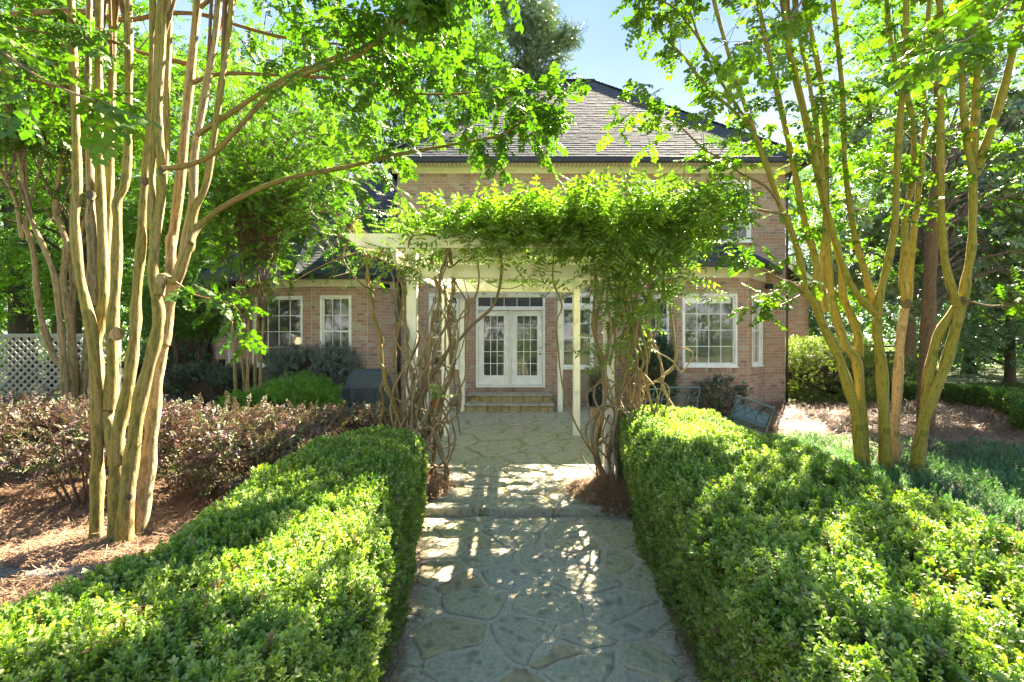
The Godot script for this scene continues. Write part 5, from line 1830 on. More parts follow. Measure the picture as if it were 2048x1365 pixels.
	var cb := Color(0.15, 0.24, 0.045)
	var nz := FastNoiseLite.new()
	nz.frequency = 0.9
	nz.seed = 12
	var put := func(q: Vector3, n: int, sp: float, hang: float) -> void:
		var tone := r.randf()
		for j in n:
			var o := rdir(r) * pow(r.randf(), 0.6) * sp
			var dd := (Vector3(o.x, 0.0, o.z).normalized() * 0.7 + Vector3(0, 0.35 - hang, 0) + rdir(r) * 0.8)
			sc[j % 2].put_flat(q + o, dd, (Vector3.UP + rdir(r) * 0.6).normalized(), r.randf_range(0.75, 1.25), mixc(ca, cb, clampf(tone + r.randf_range(-0.4, 0.4), 0, 1)))
	for k in 880:
		var x := r.randf_range(-1.5, 2.35)
		var z := r.randf_range(5.0, 10.8)
		if r.randf() < 0.25:
			z = r.randf_range(5.0, 6.0)
		var prof := smoothstep(-1.25, -0.25, x)          # thin at the left end
		if r.randf() > 0.22 + 0.78 * prof:
			continue
		if nz.get_noise_2d(x * 1.5, z * 1.5) < -0.28:
			continue
		var top := 3.10 + 0.12 * prof + 0.14 * nz.get_noise_2d(x * 2.0, z) + 0.12 * smoothstep(0.2, 1.5, x)
		var y := r.randf_range(2.96, maxf(top, 3.0))
		put.call(Vector3(x, y, -z), 9, 0.17, 0.0)
	for k in 62:   # hanging curtain at the right corner
		var x := 0.75 + 1.35 * pow(r.randf(), 0.85)
		var z := r.randf_range(5.1, 5.9)
		var low := 3.0 - (0.95 + 0.3 * sin(x * 9.0)) * smoothstep(0.6, 1.4, x) * pow(r.randf(), 1.7)
		put.call(Vector3(x, low, -z), 6, 0.15, 0.25)
	for k in 84:    # over the front rafter
		var x := -0.4 + 2.6 * pow(r.randf(), 0.8)
		put.call(Vector3(x, r.randf_range(2.82, 3.15), -r.randf_range(5.08, 5.36)), 6, 0.13, 0.35)
	for k in 26:    # loose leaves among the stems and on the left
		put.call(Vector3(r.randf_range(-1.75, -0.9), r.randf_range(2.5, 3.2), -r.randf_range(5.2, 6.0)), 4, 0.12, 0.3)
	for k in 20:
		put.call(Vector3(r.randf_range(1.0, 1.55), r.randf_range(1.5, 2.4), -r.randf_range(5.3, 6.0)), 5, 0.1, 0.5)
	for q in [[1065, 570], [1080, 555], [1060, 545], [1075, 540], [860, 770], [867, 795], [1215, 650], [1240, 690]]:
		put.call(V(q[0], q[1], 5.6), 3, 0.05, 0.4)
	multi("leaves", T.wist[0], M.leaf, sc[0], R)
	multi("leaves", T.wist[1], M.leaf, sc[1], R)
	# a last mauve flower on top
	var fb := MB.new()
	for k in 40:
		var a := r.randf_range(0, TAU)
		var u := r.randf()
		fb.col = Color(0.30, 0.22, 0.50) * r.randf_range(0.7, 1.3)
		fb.leaf(V(1203, 390, 5.5) + Vector3(cos(a) * 0.03 * (1 - u), u * 0.13, sin(a) * 0.03 * (1 - u)), Vector3(cos(a), 0.4, sin(a)), Vector3.UP, 0.022, 0.018, 0.2, 0.1, 0)
	obj("flower", fb.mesh(), M.dull_leaf, R)

# ---------------------------------------------------------------- planting
func build_hedges() -> void:
	var ga := Color(0.38, 0.48, 0.095)
	var gb := Color(0.19, 0.32, 0.045)
	hedge("boxwood_hedge", "clipped boxwood hedge along the left side of the flagstone path", 0.75, 5.15,
		func(d: float) -> float: return -0.47 - 0.105 * maxf(d - 0.9, 0.0) - 0.02 * sin(d * 3.0),
		func(d: float) -> float: return -1.76 - 0.04 * sin(d * 2.0),
		func(d: float) -> float: return 0.91 + 0.02 * sin(d * 2.3),
		-0.10, 60000, 201, ga, gb, T.box, M.box_leaf, 0.80, "boxwood hedges beside the path")
	hedge("boxwood_hedge", "clipped boxwood hedge along the right side of the flagstone path", 0.6, 6.35,
		func(d: float) -> float: return 0.84 + 0.095 * maxf(d - 1.2, 0.0) + 0.02 * sin(d * 2.6),
		func(d: float) -> float: return 2.42 + 0.05 * sin(d * 1.7),
		func(d: float) -> float: return 0.94 + 0.02 * sin(d * 2.1 + 1.0),
		-0.10, 80000, 202, ga, gb, T.box, M.box_leaf, 0.82, "boxwood hedges beside the path")

func build_shrubs() -> void:
	# loropetalums in a loose row behind the left hedge
	var pa := Color(0.215, 0.14, 0.155)
	var pb := Color(0.135, 0.185, 0.07)
	var spots := [[-5.75, 4.9, 0.95, 1.08, "loropetalum shrub with bare lower stems at the left edge of the picture"], [-4.55, 5.1, 0.85, 1.04, "purple loropetalum with bare stems left of the big crape myrtle's trunks"],
		[-3.75, 5.7, 0.85, 0.93, "purple loropetalum just right of the big crape myrtle's trunks"], [-2.95, 6.3, 0.75, 0.80, "purple and green loropetalum in the middle between crape myrtle and covered grill"], [-2.25, 6.9, 0.62, 0.72, "small loropetalum with red tips in front of the covered grill"], [-6.9, 6.2, 0.9, 1.0, "loropetalum below the lattice fence"], [-2.75, 5.25, 0.62, 0.74, "purple loropetalum touching the left boxwood hedge's outer side"], [-5.4, 6.6, 0.8, 0.8, "greener loropetalum behind the one with bare stems at the left"]]
	for i in spots.size():
		var q = spots[i]
		var low: float = 0.50 if i < 2 else 0.2
		var cy: float = (q[3] + low) * 0.5
		shrub("loropetalum", q[4], Vector3(q[0], cy, -q[1]), Vector3(q[2], (q[3] - low) * 0.5, q[2] * 0.8), 1250, T.lorop, M.dull_leaf, pa, pb if i != 3 and i != 7 else Color(0.17, 0.22, 0.08), 300 + i, 1.0, 0.62, "loropetalum shrubs behind the left hedge", low * 0.8, false)
	shrub("nandina", "bright green feathery nandina in front of the dark round shrub", Vector3(-3.75, 0.55, -8.3), Vector3(0.62, 0.48, 0.5), 1500, T.nandina, M.leaf, Color(0.24, 0.44, 0.07), Color(0.11, 0.26, 0.045), 311, 1.0, 0.8)
	shrub("nandina", "small bright nandina at the foot of the thin-stemmed crape myrtle", Vector3(-4.5, 0.42, -8.2), Vector3(0.5, 0.36, 0.45), 1000, T.nandina, M.leaf, Color(0.26, 0.44, 0.07), Color(0.12, 0.26, 0.045), 312, 0.9, 0.8)
	shrub("round_shrub", "large dark blue-green rounded shrub below the left wing's windows", Vector3(-4.65, 0.80, -11.2), Vector3(1.05, 0.84, 0.7), 5200, T.shrub, M.glossy, Color(0.19, 0.225, 0.21), Color(0.08, 0.10, 0.08), 313, 0.9, 0.62)
	shrub("square_hedge", "dark clipped hedge left of the house corner, behind the crape myrtle", Vector3(-7.1, 0.55, -11.3), Vector3(0.98, 0.65, 0.6), 4200, T.shrub, M.glossy, Color(0.10, 0.14, 0.075), Color(0.05, 0.07, 0.04), 314, 0.85, 0.4)
	shrub("holly_bush", "tall dark holly left of the house's black downspout", Vector3(-9.6, 1.75, -14.6), Vector3(1.5, 1.7, 1.0), 3600, T.shrub, M.glossy, Color(0.09, 0.18, 0.045), Color(0.035, 0.08, 0.02), 315, 1.5, 0.7)
	shrub("holly_bush", "leafy holly under the corner of the left wing's roof", Vector3(-8.1, 2.6, -11.9), Vector3(1.0, 0.75, 0.8), 1500, T.shrub, M.leaf, Color(0.13, 0.24, 0.035), Color(0.06, 0.14, 0.025), 316, 1.3, 0.8, "", 1.8, false)
	shrub("azalea", "broad azalea with sunlit yellow-green top at the right corner of the house", Vector3(8.75, 0.85, -13.6), Vector3(1.25, 0.98, 1.1), 4200, T.shrub, M.leaf, Color(0.28, 0.32, 0.09), Color(0.16, 0.18, 0.08), 317, 1.1, 0.6)
	shrub("azalea", "lower azalea behind the right crape myrtle's stems", Vector3(10.6, 0.65, -14.6), Vector3(1.1, 0.8, 0.9), 2600, T.shrub, M.leaf, Color(0.17, 0.21, 0.09), Color(0.09, 0.12, 0.06), 318, 1.1, 0.7)
	shrub("azalea", "greyish low shrub further back along the straw bed", Vector3(12.6, 0.5, -16.2), Vector3(1.3, 0.7, 0.8), 2200, T.shrub, M.leaf, Color(0.17, 0.21, 0.11), Color(0.09, 0.12, 0.075), 319, 1.1, 0.7)
	shrub("climbing_shrub", "dark green shrub against the bay behind the patio chairs", Vector3(3.55, 0.95, -11.9), Vector3(0.55, 0.95, 0.4), 1700, T.shrub, M.glossy, Color(0.05, 0.12, 0.03), Color(0.025, 0.06, 0.02), 320, 0.9, 0.8)
	shrub("foundation_plant", "thin sprawling green plant against the bricks below the bay window", Vector3(5.15, 0.42, -11.75), Vector3(0.75, 0.42, 0.3), 420, T.shrub, M.glossy, Color(0.06, 0.12, 0.035), Color(0.03, 0.07, 0.025), 321, 1.0, 1.0, "", 0.0, false)
	shrub("foundation_plant", "small green plant by the dark pot at the right of the doors", Vector3(2.22, 0.7, -12.2), Vector3(0.22, 0.3, 0.2), 160, T.shrub, M.glossy, Color(0.05, 0.13, 0.035), Color(0.03, 0.07, 0.025), 322, 0.8, 1.0, "", 0.3, false)
	# the curved clipped hedge at the far right, along its own line
	var r := rng(330)
	var line := smooth([Vector3(10.2, 0, -14.3), Vector3(11.6, 0, -13.4), Vector3(12.2, 0, -12.0), Vector3(11.2, 0, -10.1), Vector3(9.75, 0, -8.7), Vector3(9.6, 0, -8.0)], 8)
	var cu := thing("curved_hedge", "low curved clipped hedge round the pine straw at the far right", "hedge", Vector3(11.5, 0, -11.5))
	var s := Scat.new()
	var mb := MB.new()
	for i in 11000:
		var u := r.randf() * (line.size() - 1.001)
		var k := int(u)
		var p := line[k].lerp(line[k + 1], u - k)
		var t := (line[k + 1] - line[k]).normalized()
		var sd := t.cross(Vector3.UP)
		var a := r.randf_range(0, PI)
		var sx := signf(cos(a)) * pow(absf(cos(a)), 0.4)
		var sy := pow(sin(a), 0.5)
		var nn := (sd * sx + Vector3(0, sy, 0)).normalized()
		s.put(p + sd * sx * 0.33 + Vector3(0, sy * 0.52, 0) - nn * r.randf() * 0.06, nn + rdir(r) * 0.6 + Vector3(0, 0.3, 0), r.randf_range(0, TAU), r.randf_range(1.1, 1.7), mixc(Color(0.18, 0.30, 0.04), Color(0.08, 0.16, 0.03), r.randf()))
	for i in line.size() - 1:
		mb.beam(line[i] + Vector3(0, 0.20, 0), line[i + 1] + Vector3(0, 0.20, 0), 0.54, 0.5)
	obj("inner_twigs", mb.mesh(), M.twigs, cu)
	multi("leaves", T.box[0], M.box_leaf, s, cu)
	# bluish ground cover under the right crape myrtle
	var g := Scat.new()
	var nz := FastNoiseLite.new()
	nz.frequency = 0.8
	nz.seed = 9
	var poly := PackedVector2Array([Vector2(3.05, 1.2), Vector2(7.0, 1.2), Vector2(9.5, 5.2), Vector2(9.4, 7.2), Vector2(7.0, 7.7), Vector2(5.2, 8.6), Vector2(4.2, 8.2), Vector2(3.7, 6.9), Vector2(3.05, 6.0)])
	sheet("ground_cover_bed", poly, 0.02, 0.2, M.twigs, 0.05, 0.05, 0.8, 9)
	for i in 26000:
		var x := r.randf_range(2.3, 9.6)
		var dd := r.randf_range(1.4, 8.7)
		if not Geometry2D.is_point_in_polygon(Vector2(x, dd), poly):
			continue
		var n1 := nz.get_noise_2d(x, dd)
		var y := 0.10 + 0.09 * n1 + 0.05 * nz.get_noise_2d(x * 4.0, dd * 4.0)
		g.put(Vector3(x, y - r.randf() * 0.1, -dd), Vector3(r.randf_range(-0.8, 0.8), 1.0, r.randf_range(-0.8, 0.8)), r.randf_range(0, TAU), r.randf_range(0.8, 1.4), mixc(Color(0.17, 0.33, 0.20), Color(0.07, 0.155, 0.09), clampf(0.5 + n1 + r.randf_range(-0.4, 0.4), 0, 1)))
	multi("ground_cover", T.juniper, M.box_leaf, g, self)
	# grass on the lawns
	var gs := Scat.new()
	for i in 26000:
		var x := r.randf_range(-16, -2.0)
		var dd := r.randf_range(5.0, 13.0)
		if r.randf() < 0.35:
			x = r.randf_range(9.0, 24.0)
			dd = r.randf_range(11.0, 20.0)
		elif x > -2.6 - (dd - 6.0) * 0.25 or dd > 11.6 - (x + 5.0) * 0.1:
			continue
		gs.put(Vector3(x, -0.06, -dd), Vector3(r.randf_range(-0.4, 0.4), 1, r.randf_range(-0.4, 0.4)), r.randf_range(0, TAU), r.randf_range(0.7, 1.4), mixc(Color(0.10, 0.17, 0.035), Color(0.18, 0.19, 0.07), r.randf()))
	multi("lawn_grass", T.grass, M.leaf, gs, self)

func build_trees() -> void:
	var yg := Color(0.25, 0.41, 0.045)
	var yd := Color(0.13, 0.25, 0.03)
	var grp := "woodland trees behind the garden"
	# left and behind the house
	tree("maple_tree", "bright green maple behind the lattice fence at the left edge", -13.0, 14.0, 11.5, 0.22, [[Vector3(-12.5, 5.0, -13.5), Vector3(3.2, 2.8, 2.4), 44, 0.8], [Vector3(-12.0, 9.5, -13.5), Vector3(3.5, 2.8, 2.6), 44, 0.8]], T.tree, M.leaf, yg, yd, 401, 0.85, Color(0.15, 0.12, 0.09), grp, 34)
	tree("maple_tree", "tall green maple left of the house, seen between the crape myrtle stems", -10.2, 18.5, 14.0, 0.26, [[Vector3(-10.5, 6.0, -18.0), Vector3(3.4, 3.6, 2.6), 56, 0.85], [Vector3(-9.6, 11.5, -18.5), Vector3(3.8, 3.2, 2.8), 50, 0.9]], T.tree, M.leaf, yg, yd, 402, 0.95, Color(0.13, 0.10, 0.08), grp, 34)
	tree("maple_tree", "broad maple behind the left wing's roof", -5.6, 24.5, 17.0, 0.3, [[Vector3(-6.5, 9.5, -24.0), Vector3(4.5, 3.6, 3.0), 60, 1.0], [Vector3(-5.0, 15.0, -24.0), Vector3(4.2, 3.0, 3.0), 46, 1.0]], T.tree, M.leaf, yg, yd, 403, 1.1, Color(0.13, 0.10, 0.08), grp, 34)
	tree("maple_tree", "tall maple further back above the left wing's ridge", -1.3, 30.0, 21.5, 0.34, [[Vector3(-2.6, 13.5, -29.0), Vector3(3.6, 4.0, 3.0), 50, 1.1], [Vector3(-2.6, 19.5, -29.0), Vector3(3.2, 3.0, 3.0), 34, 1.1]], T.tree, M.leaf, Color(0.18, 0.28, 0.04), yd, 404, 1.2, Color(0.13, 0.10, 0.08), grp, 34)
	tree("maple_tree", "wide dark trunked maple at the far left beyond the fence", -18.5, 18.0, 14.0, 0.42, [[Vector3(-17.5, 5.8, -18.5), Vector3(4.2, 3.4, 3.0), 60, 0.9], [Vector3(-17.0, 11.5, -18.5), Vector3(4.5, 3.2, 3.0), 50, 0.9]], T.tree, M.leaf, yg, Color(0.05, 0.12, 0.02), 405, 0.95, Color(0.07, 0.06, 0.05), grp, 34)
	tree("maple_tree", "shaded green maple deep in the wood on the left", -14.5, 27.0, 15.0, 0.3, [[Vector3(-14.5, 6.5, -27.0), Vector3(6.5, 5.0, 3.0), 80, 1.2], [Vector3(-13.5, 13.0, -27.0), Vector3(6.0, 3.5, 3.0), 50, 1.2]], T.tree, M.leaf, Color(0.20, 0.36, 0.06), Color(0.10, 0.22, 0.04), 406, 1.2, Color(0.10, 0.08, 0.06), grp, 34)
	tree("maple_tree", "low leafy tree behind the holly at the house's left corner", -24.0, 25.0, 12.0, 0.3, [[Vector3(-24.0, 6.0, -25.0), Vector3(6.0, 5.0, 3.0), 76, 1.1]], T.tree, M.leaf, Color(0.20, 0.36, 0.06), Color(0.10, 0.22, 0.04), 407, 1.2, Color(0.10, 0.08, 0.06), grp, 34)
	# the oak behind the roof
	tree("oak_tree", "tall blue-green oak rising behind the house's ridge", 0.6, 27.5, 21.5, 0.34, [[Vector3(0.9, 14.6, -27.0), Vector3(2.4, 2.6, 2.2), 60, 0.62], [Vector3(1.4, 18.0, -27.0), Vector3(2.1, 2.6, 2.0), 56, 0.6], [Vector3(0.5, 20.4, -27.0), Vector3(1.7, 1.4, 1.6), 26, 0.6]], T.oak, M.glossy, Color(0.17, 0.26, 0.13), Color(0.085, 0.15, 0.075), 410, 0.72, Color(0.13, 0.11, 0.09), "", 62, 0.06)
	# right
	var mg := tree("magnolia_tree", "magnolia with glossy dark leaves and rusty undersides behind the right crape myrtle", 7.75, 8.9, 8.2, 0.15, [[Vector3(10.2, 4.3, -11.4), Vector3(2.7, 1.9, 1.5), 62, 0.45], [Vector3(11.0, 6.9, -11.8), Vector3(2.7, 1.7, 1.5), 44, 0.45], [Vector3(12.2, 3.7, -11.6), Vector3(1.6, 1.2, 1.3), 26, 0.45]], T.magnolia, M.glossy, Color(0.15, 0.23, 0.10), Color(0.075, 0.13, 0.065), 411, 1.0, Color(0.20, 0.13, 0.085), "", 11, 0.03, 2.35)
	mg.position.y = 0.0
	tree("hickory_tree", "sunlit yellow-green hickory behind the magnolia", 15.5, 18.5, 16.5, 0.24, [[Vector3(15.0, 6.0, -18.5), Vector3(3.4, 3.2, 2.4), 52, 0.85], [Vector3(15.5, 10.6, -18.5), Vector3(3.4, 2.6, 2.4), 44, 0.85], [Vector3(16.0, 14.6, -18.5), Vector3(3.0, 2.2, 2.2), 30, 0.85]], T.tree, M.leaf, yg, yd, 412, 0.9, Color(0.15, 0.12, 0.09), grp, 32)
	tree("hickory_tree", "green hickory at the far right edge above the clipped hedge", 18.6, 16.5, 15.0, 0.24, [[Vector3(18.4, 5.6, -16.5), Vector3(3.2, 3.0, 2.4), 50, 0.85], [Vector3(18.2, 9.8, -16.5), Vector3(3.4, 2.6, 2.4), 42, 0.85], [Vector3(18.0, 13.4, -16.5), Vector3(3.0, 2.0, 2.2), 28, 0.85]], T.tree, M.leaf, Color(0.20, 0.29, 0.035), yd, 413, 0.9, Color(0.15, 0.12, 0.09), grp, 32)
	tree("pine_tree", "dark blue-green evergreen at the far right behind the straw bed", 21.5, 20.5, 9.5, 0.2, [[Vector3(20.5, 3.0, -19.5), Vector3(4.2, 2.2, 2.0), 60, 0.7], [Vector3(21.0, 6.5, -20.5), Vector3(2.6, 2.6, 1.8), 34, 0.7]], T.oak, M.glossy, Color(0.14, 0.28, 0.15), Color(0.07, 0.16, 0.09), 414, 0.7, Color(0.12, 0.10, 0.08), "", 34)
	tree("evergreen_shrub_tree", "blue-green evergreen screen behind the house's right wing", 13.6, 27.0, 11.5, 0.3, [[Vector3(14.5, 4.5, -26.0), Vector3(4.5, 4.2, 2.2), 74, 0.9], [Vector3(14.5, 10.0, -26.5), Vector3(2.6, 2.2, 2.0), 30, 0.9]], T.oak, M.glossy, Color(0.17, 0.33, 0.16), Color(0.09, 0.19, 0.10), 415, 0.9, Color(0.12, 0.10, 0.08), "", 34)
	tree("evergreen_shrub_tree", "evergreen in the far corner of the garden on the right", 26.0, 27.0, 11.0, 0.3, [[Vector3(25.0, 4.0, -25.0), Vector3(6.0, 4.0, 2.5), 84, 1.0], [Vector3(27.0, 9.0, -26.0), Vector3(5.0, 2.5, 2.5), 44, 1.0]], T.oak, M.glossy, Color(0.17, 0.33, 0.12), Color(0.09, 0.2, 0.08), 416, 1.0, Color(0.12, 0.10, 0.08), "", 34)
	# a wood behind the camera, seen only in the window panes
	var lb := MB.new()
	lb.col = Color(0.2, 0.15, 0.11)
	var s := Scat.new()
	var r := rng(450)
	for i in 9:
		var x := -36.0 + i * 9.0 + r.randf_range(-1, 1)
		var z := r.randf_range(30, 38)
		var ps := smooth([Vector3(x, -0.3, z), Vector3(x + 0.2, 5, z), Vector3(x, 11, z)], 5)
		lb.tube(ps, radii(ps.size(), 0.28, 0.06), 8)
		crown(lb, s, ps, Vector3(x, 8.0, z), Vector3(3.4, 3.6, 3.0), 30, 22, 0.9, r, yg, yd, 1.7, 0.05)
		crown(lb, s, ps, Vector3(x + 2.0, 1.4, z - 3.0), Vector3(2.4, 1.2, 1.6), 10, 20, 0.7, r, yg, yd, 1.3, 0.0)
	var wn := FastNoiseLite.new()
	wn.frequency = 0.12
	for i in 6000:
		var x := r.randf_range(-45, 45)
		var y := 10.0 * pow(r.randf(), 1.2)
		if wn.get_noise_2d(x, y * 1.5) > 0.02:
			s.put(Vector3(x, y, r.randf_range(36, 42)), rdir(r), r.randf_range(0, TAU), r.randf_range(2.2, 3.6), mixc(yg, yd, r.randf()))
	var us := Scat.new()
	for i in 17000:
		var x := r.randf_range(-54, 58)
		var y := 12.0 * pow(r.randf(), 1.25)
		if absf(x) > 20.0:
			y *= 1.35
		us.put(Vector3(x, y, -r.randf_range(31, 38)), rdir(r), r.randf_range(0, TAU), r.randf_range(1.8, 2.8), mixc(Color(0.11, 0.22, 0.06), Color(0.22, 0.35, 0.05), r.randf()))
	for i in 5000:
		var sd := -1.0 if i % 5 < 3 else 1.0
		us.put(Vector3(sd * r.randf_range(36, 44), 9.0 * pow(r.randf(), 1.4), -r.randf_range(-20, 36)), rdir(r), r.randf_range(0, TAU), r.randf_range(2.0, 3.2), mixc(Color(0.07, 0.14, 0.04), Color(0.16, 0.25, 0.04), r.randf()))
	multi("distant_woodland", T.tree, M.leaf, us, self)
	var wood := multi("woodland", T.tree, M.leaf, s, self)
	obj("trunks", lb.mesh(), M.trunk, wood)

# ---------------------------------------------------------------- things on the terrace and in the garden
func loft(mb: MB, rings: Array, t: Transform3D, sides: int) -> void:
	for i in rings.size() - 1:
		for k in sides:
			var q := []
			for e in [[i, k], [i + 1, k], [i + 1, k + 1], [i, k + 1]]:
				q.append(t * (rings[e[0]] as Callable).call(TAU * (e[1] % sides) / sides))
			mb.quad(q[0], q[1], q[2], q[3])

func build_grill() -> void:
	var g := thing("grill", "gas grill under a dark grey weatherproof cover in front of the left wing", "grill", Vector3(-2.95, 0, -9.8))
	var t := Transform3D(Basis(Vector3.UP, 0.32), Vector3(-2.95, 0, -9.8))
	var mb := MB.new()
	var rings := []
	for q in [[0.02, 0.47, 0.33, 0.05], [0.25, 0.48, 0.33, 0.045], [0.55, 0.49, 0.335, 0.03], [0.80, 0.50, 0.34, 0.015], [0.845, 0.50, 0.34, 0.006], [0.875, 0.475, 0.325, 0.006], [1.0, 0.42, 0.28, 0.008], [1.13, 0.375, 0.235, 0.006], [1.18, 0.345, 0.20, 0.005], [1.20, 0.28, 0.15, 0.003], [1.205, 0.02, 0.01, 0.0]]:
		rings.append(func(a: float) -> Vector3:
			var e := 0.34
			var x: float = signf(cos(a)) * pow(absf(cos(a)), e) * q[1]
			var z: float = signf(sin(a)) * pow(absf(sin(a)), e) * q[2]
			var fold: float = 1.0 + q[3] * (sin(a * 9.0 + q[0] * 2.0) + 0.7 * sin(a * 17.0))
			return Vector3(x * fold, q[0] + (0.03 * sin(a * 5.0) if q[0] < 0.05 else 0.0), z * fold))
	loft(mb, rings, t, 48)
	obj("cover", mb.mesh(), M.cover, g)
	var sb := MB.new()
	sb.cbox(t * Transform3D(Basis.IDENTITY, Vector3(0.12, 0.56, 0.345)), Vector3(0.012, 0.27, 0.012), 0.006)
	sb.cbox(t * Transform3D(Basis(Vector3(0, 0, 1), 0.5), Vector3(0.17, 0.35, 0.345)), Vector3(0.010, 0.14, 0.010), 0.005)
	obj("cover_fold", sb.mesh(), M.cover, g)
	var lb := MB.new()
	lb.cbox(t * Transform3D(Basis.IDENTITY, Vector3(0.33, 0.80, 0.345)), Vector3(0.05, 0.012, 0.004), 0.002)
	obj("cover_label", lb.mesh(), M.white, g)

func bar(parent: Node, called: String, pts: Array, r: float, t: Transform3D) -> void:
	var mb := MB.new()
	var ps := PackedVector3Array()
	for q in pts:
		ps.append(t * q)
	mb.tube(ps, radii(ps.size(), r, r), 8)
	obj(called, mb.mesh(), M.chair, parent)

func chair(label: String, at: Vector3, turn: float, tilt := 0.0, lean := 0.0) -> void:
	var c := thing("patio_chair", label, "chair", at, "metal patio chairs behind the right hedge")
	var t := Transform3D(Basis(Vector3.UP, turn) * Basis(Vector3(0, 0, 1), tilt) * Basis(Vector3(1, 0, 0), lean), at)
	var w := 0.29
	# local: the back is towards +z (to the camera when turn is 0), the seat to -z
	for s in [-1.0, 1.0]:
		bar(c, "leg", [Vector3(s * w, 0, 0.22), Vector3(s * w, 0.43, 0.24), Vector3(s * w, 0.62, 0.27), Vector3(s * (w + 0.01), 0.90, 0.36)], 0.017, t)
		bar(c, "leg", [Vector3(s * w, 0, -0.30), Vector3(s * w, 0.63, -0.27)], 0.017, t)
		bar(c, "armrest", [Vector3(s * w, 0.63, -0.28), Vector3(s * w, 0.655, 0.0), Vector3(s * w, 0.64, 0.275)], 0.02, t)
	var sm := MB.new()
	sm.cbox(t * Transform3D(Basis.IDENTITY, Vector3(0, 0.43, -0.03)), Vector3(w - 0.01, 0.018, 0.27), 0.012)
	obj("seat", sm.mesh(), M.chair, c)
	var bk := func(x: float, y: float) -> Vector3: return Vector3(x * (w - 0.005), lerpf(0.50, 0.90, y), lerpf(0.252, 0.36, y))
	bar(c, "backrest_rail", [bk.call(-1.03, 1.0), bk.call(1.03, 1.0)], 0.019, t)
	bar(c, "backrest_rail", [bk.call(-1, 0.0), bk.call(1, 0.0)], 0.015, t)
	var sl := [[-0.35, 0.0, -0.35, 1.0], [0.35, 0.0, 0.35, 1.0], [-1.0, 0.0, -0.35, 0.6], [-1.0, 1.0, -0.35, 0.4], [1.0, 0.0, 0.35, 0.6], [1.0, 1.0, 0.35, 0.4], [-0.35, 0.15, 0.35, 0.85], [0.35, 0.15, -0.35, 0.85], [-1.0, 0.5, -0.35, 0.5], [1.0, 0.5, 0.35, 0.5]]
	for q in sl:
		bar(c, "backrest_slat", [bk.call(q[0], q[1]), bk.call(q[2], q[3])], 0.008, t)

func pot(called: String, label: String, at: Vector3, prof: Array, m: Material) -> Node3D:
	var g := thing(called, label, "pot", at)
	var mb := MB.new()
	var ps := PackedVector3Array()
	var rr := PackedFloat32Array()
	for q in prof:
		ps.append(at + Vector3(0, q[0], 0))
		rr.append(q[1])
	mb.tube(ps, rr, 20)
	obj("body", mb.mesh(), m, g)
	return g

func build_litter() -> void:
	var r := rng(505)
	var mb := MB.new()
	mb.leaf(Vector3.ZERO, Vector3(0, 1, 0), Vector3(0, 0, 1), 0.03, 0.017, 0.25, 0.15, 0)
	var s := Scat.new()
	for i in 2600:
		var x := r.randf_range(-2.6, 2.6)
		var dd := r.randf_range(1.6, 12.6)
		var y := 0.012
		if dd < 5.05:
			y = PATH_Y + 0.010
			if r.randf() < 0.7 or x > 1.0 + (dd - 2.6) * 0.17 or x < -0.66 - (dd - 2.4) * 0.13:
				continue
		elif dd < 5.4:
			continue
		var c := mixc(Color(0.50, 0.38, 0.09), Color(0.28, 0.17, 0.07), r.randf())
		s.put_flat(Vector3(x, y, -dd), Vector3(r.randf_range(-1, 1), r.randf_range(0.0, 0.25), r.randf_range(-1, 1)), Vector3.UP, r.randf_range(0.5, 1.1), c)
	multi("fallen_leaves", mb.mesh(), M.needle, s, self)

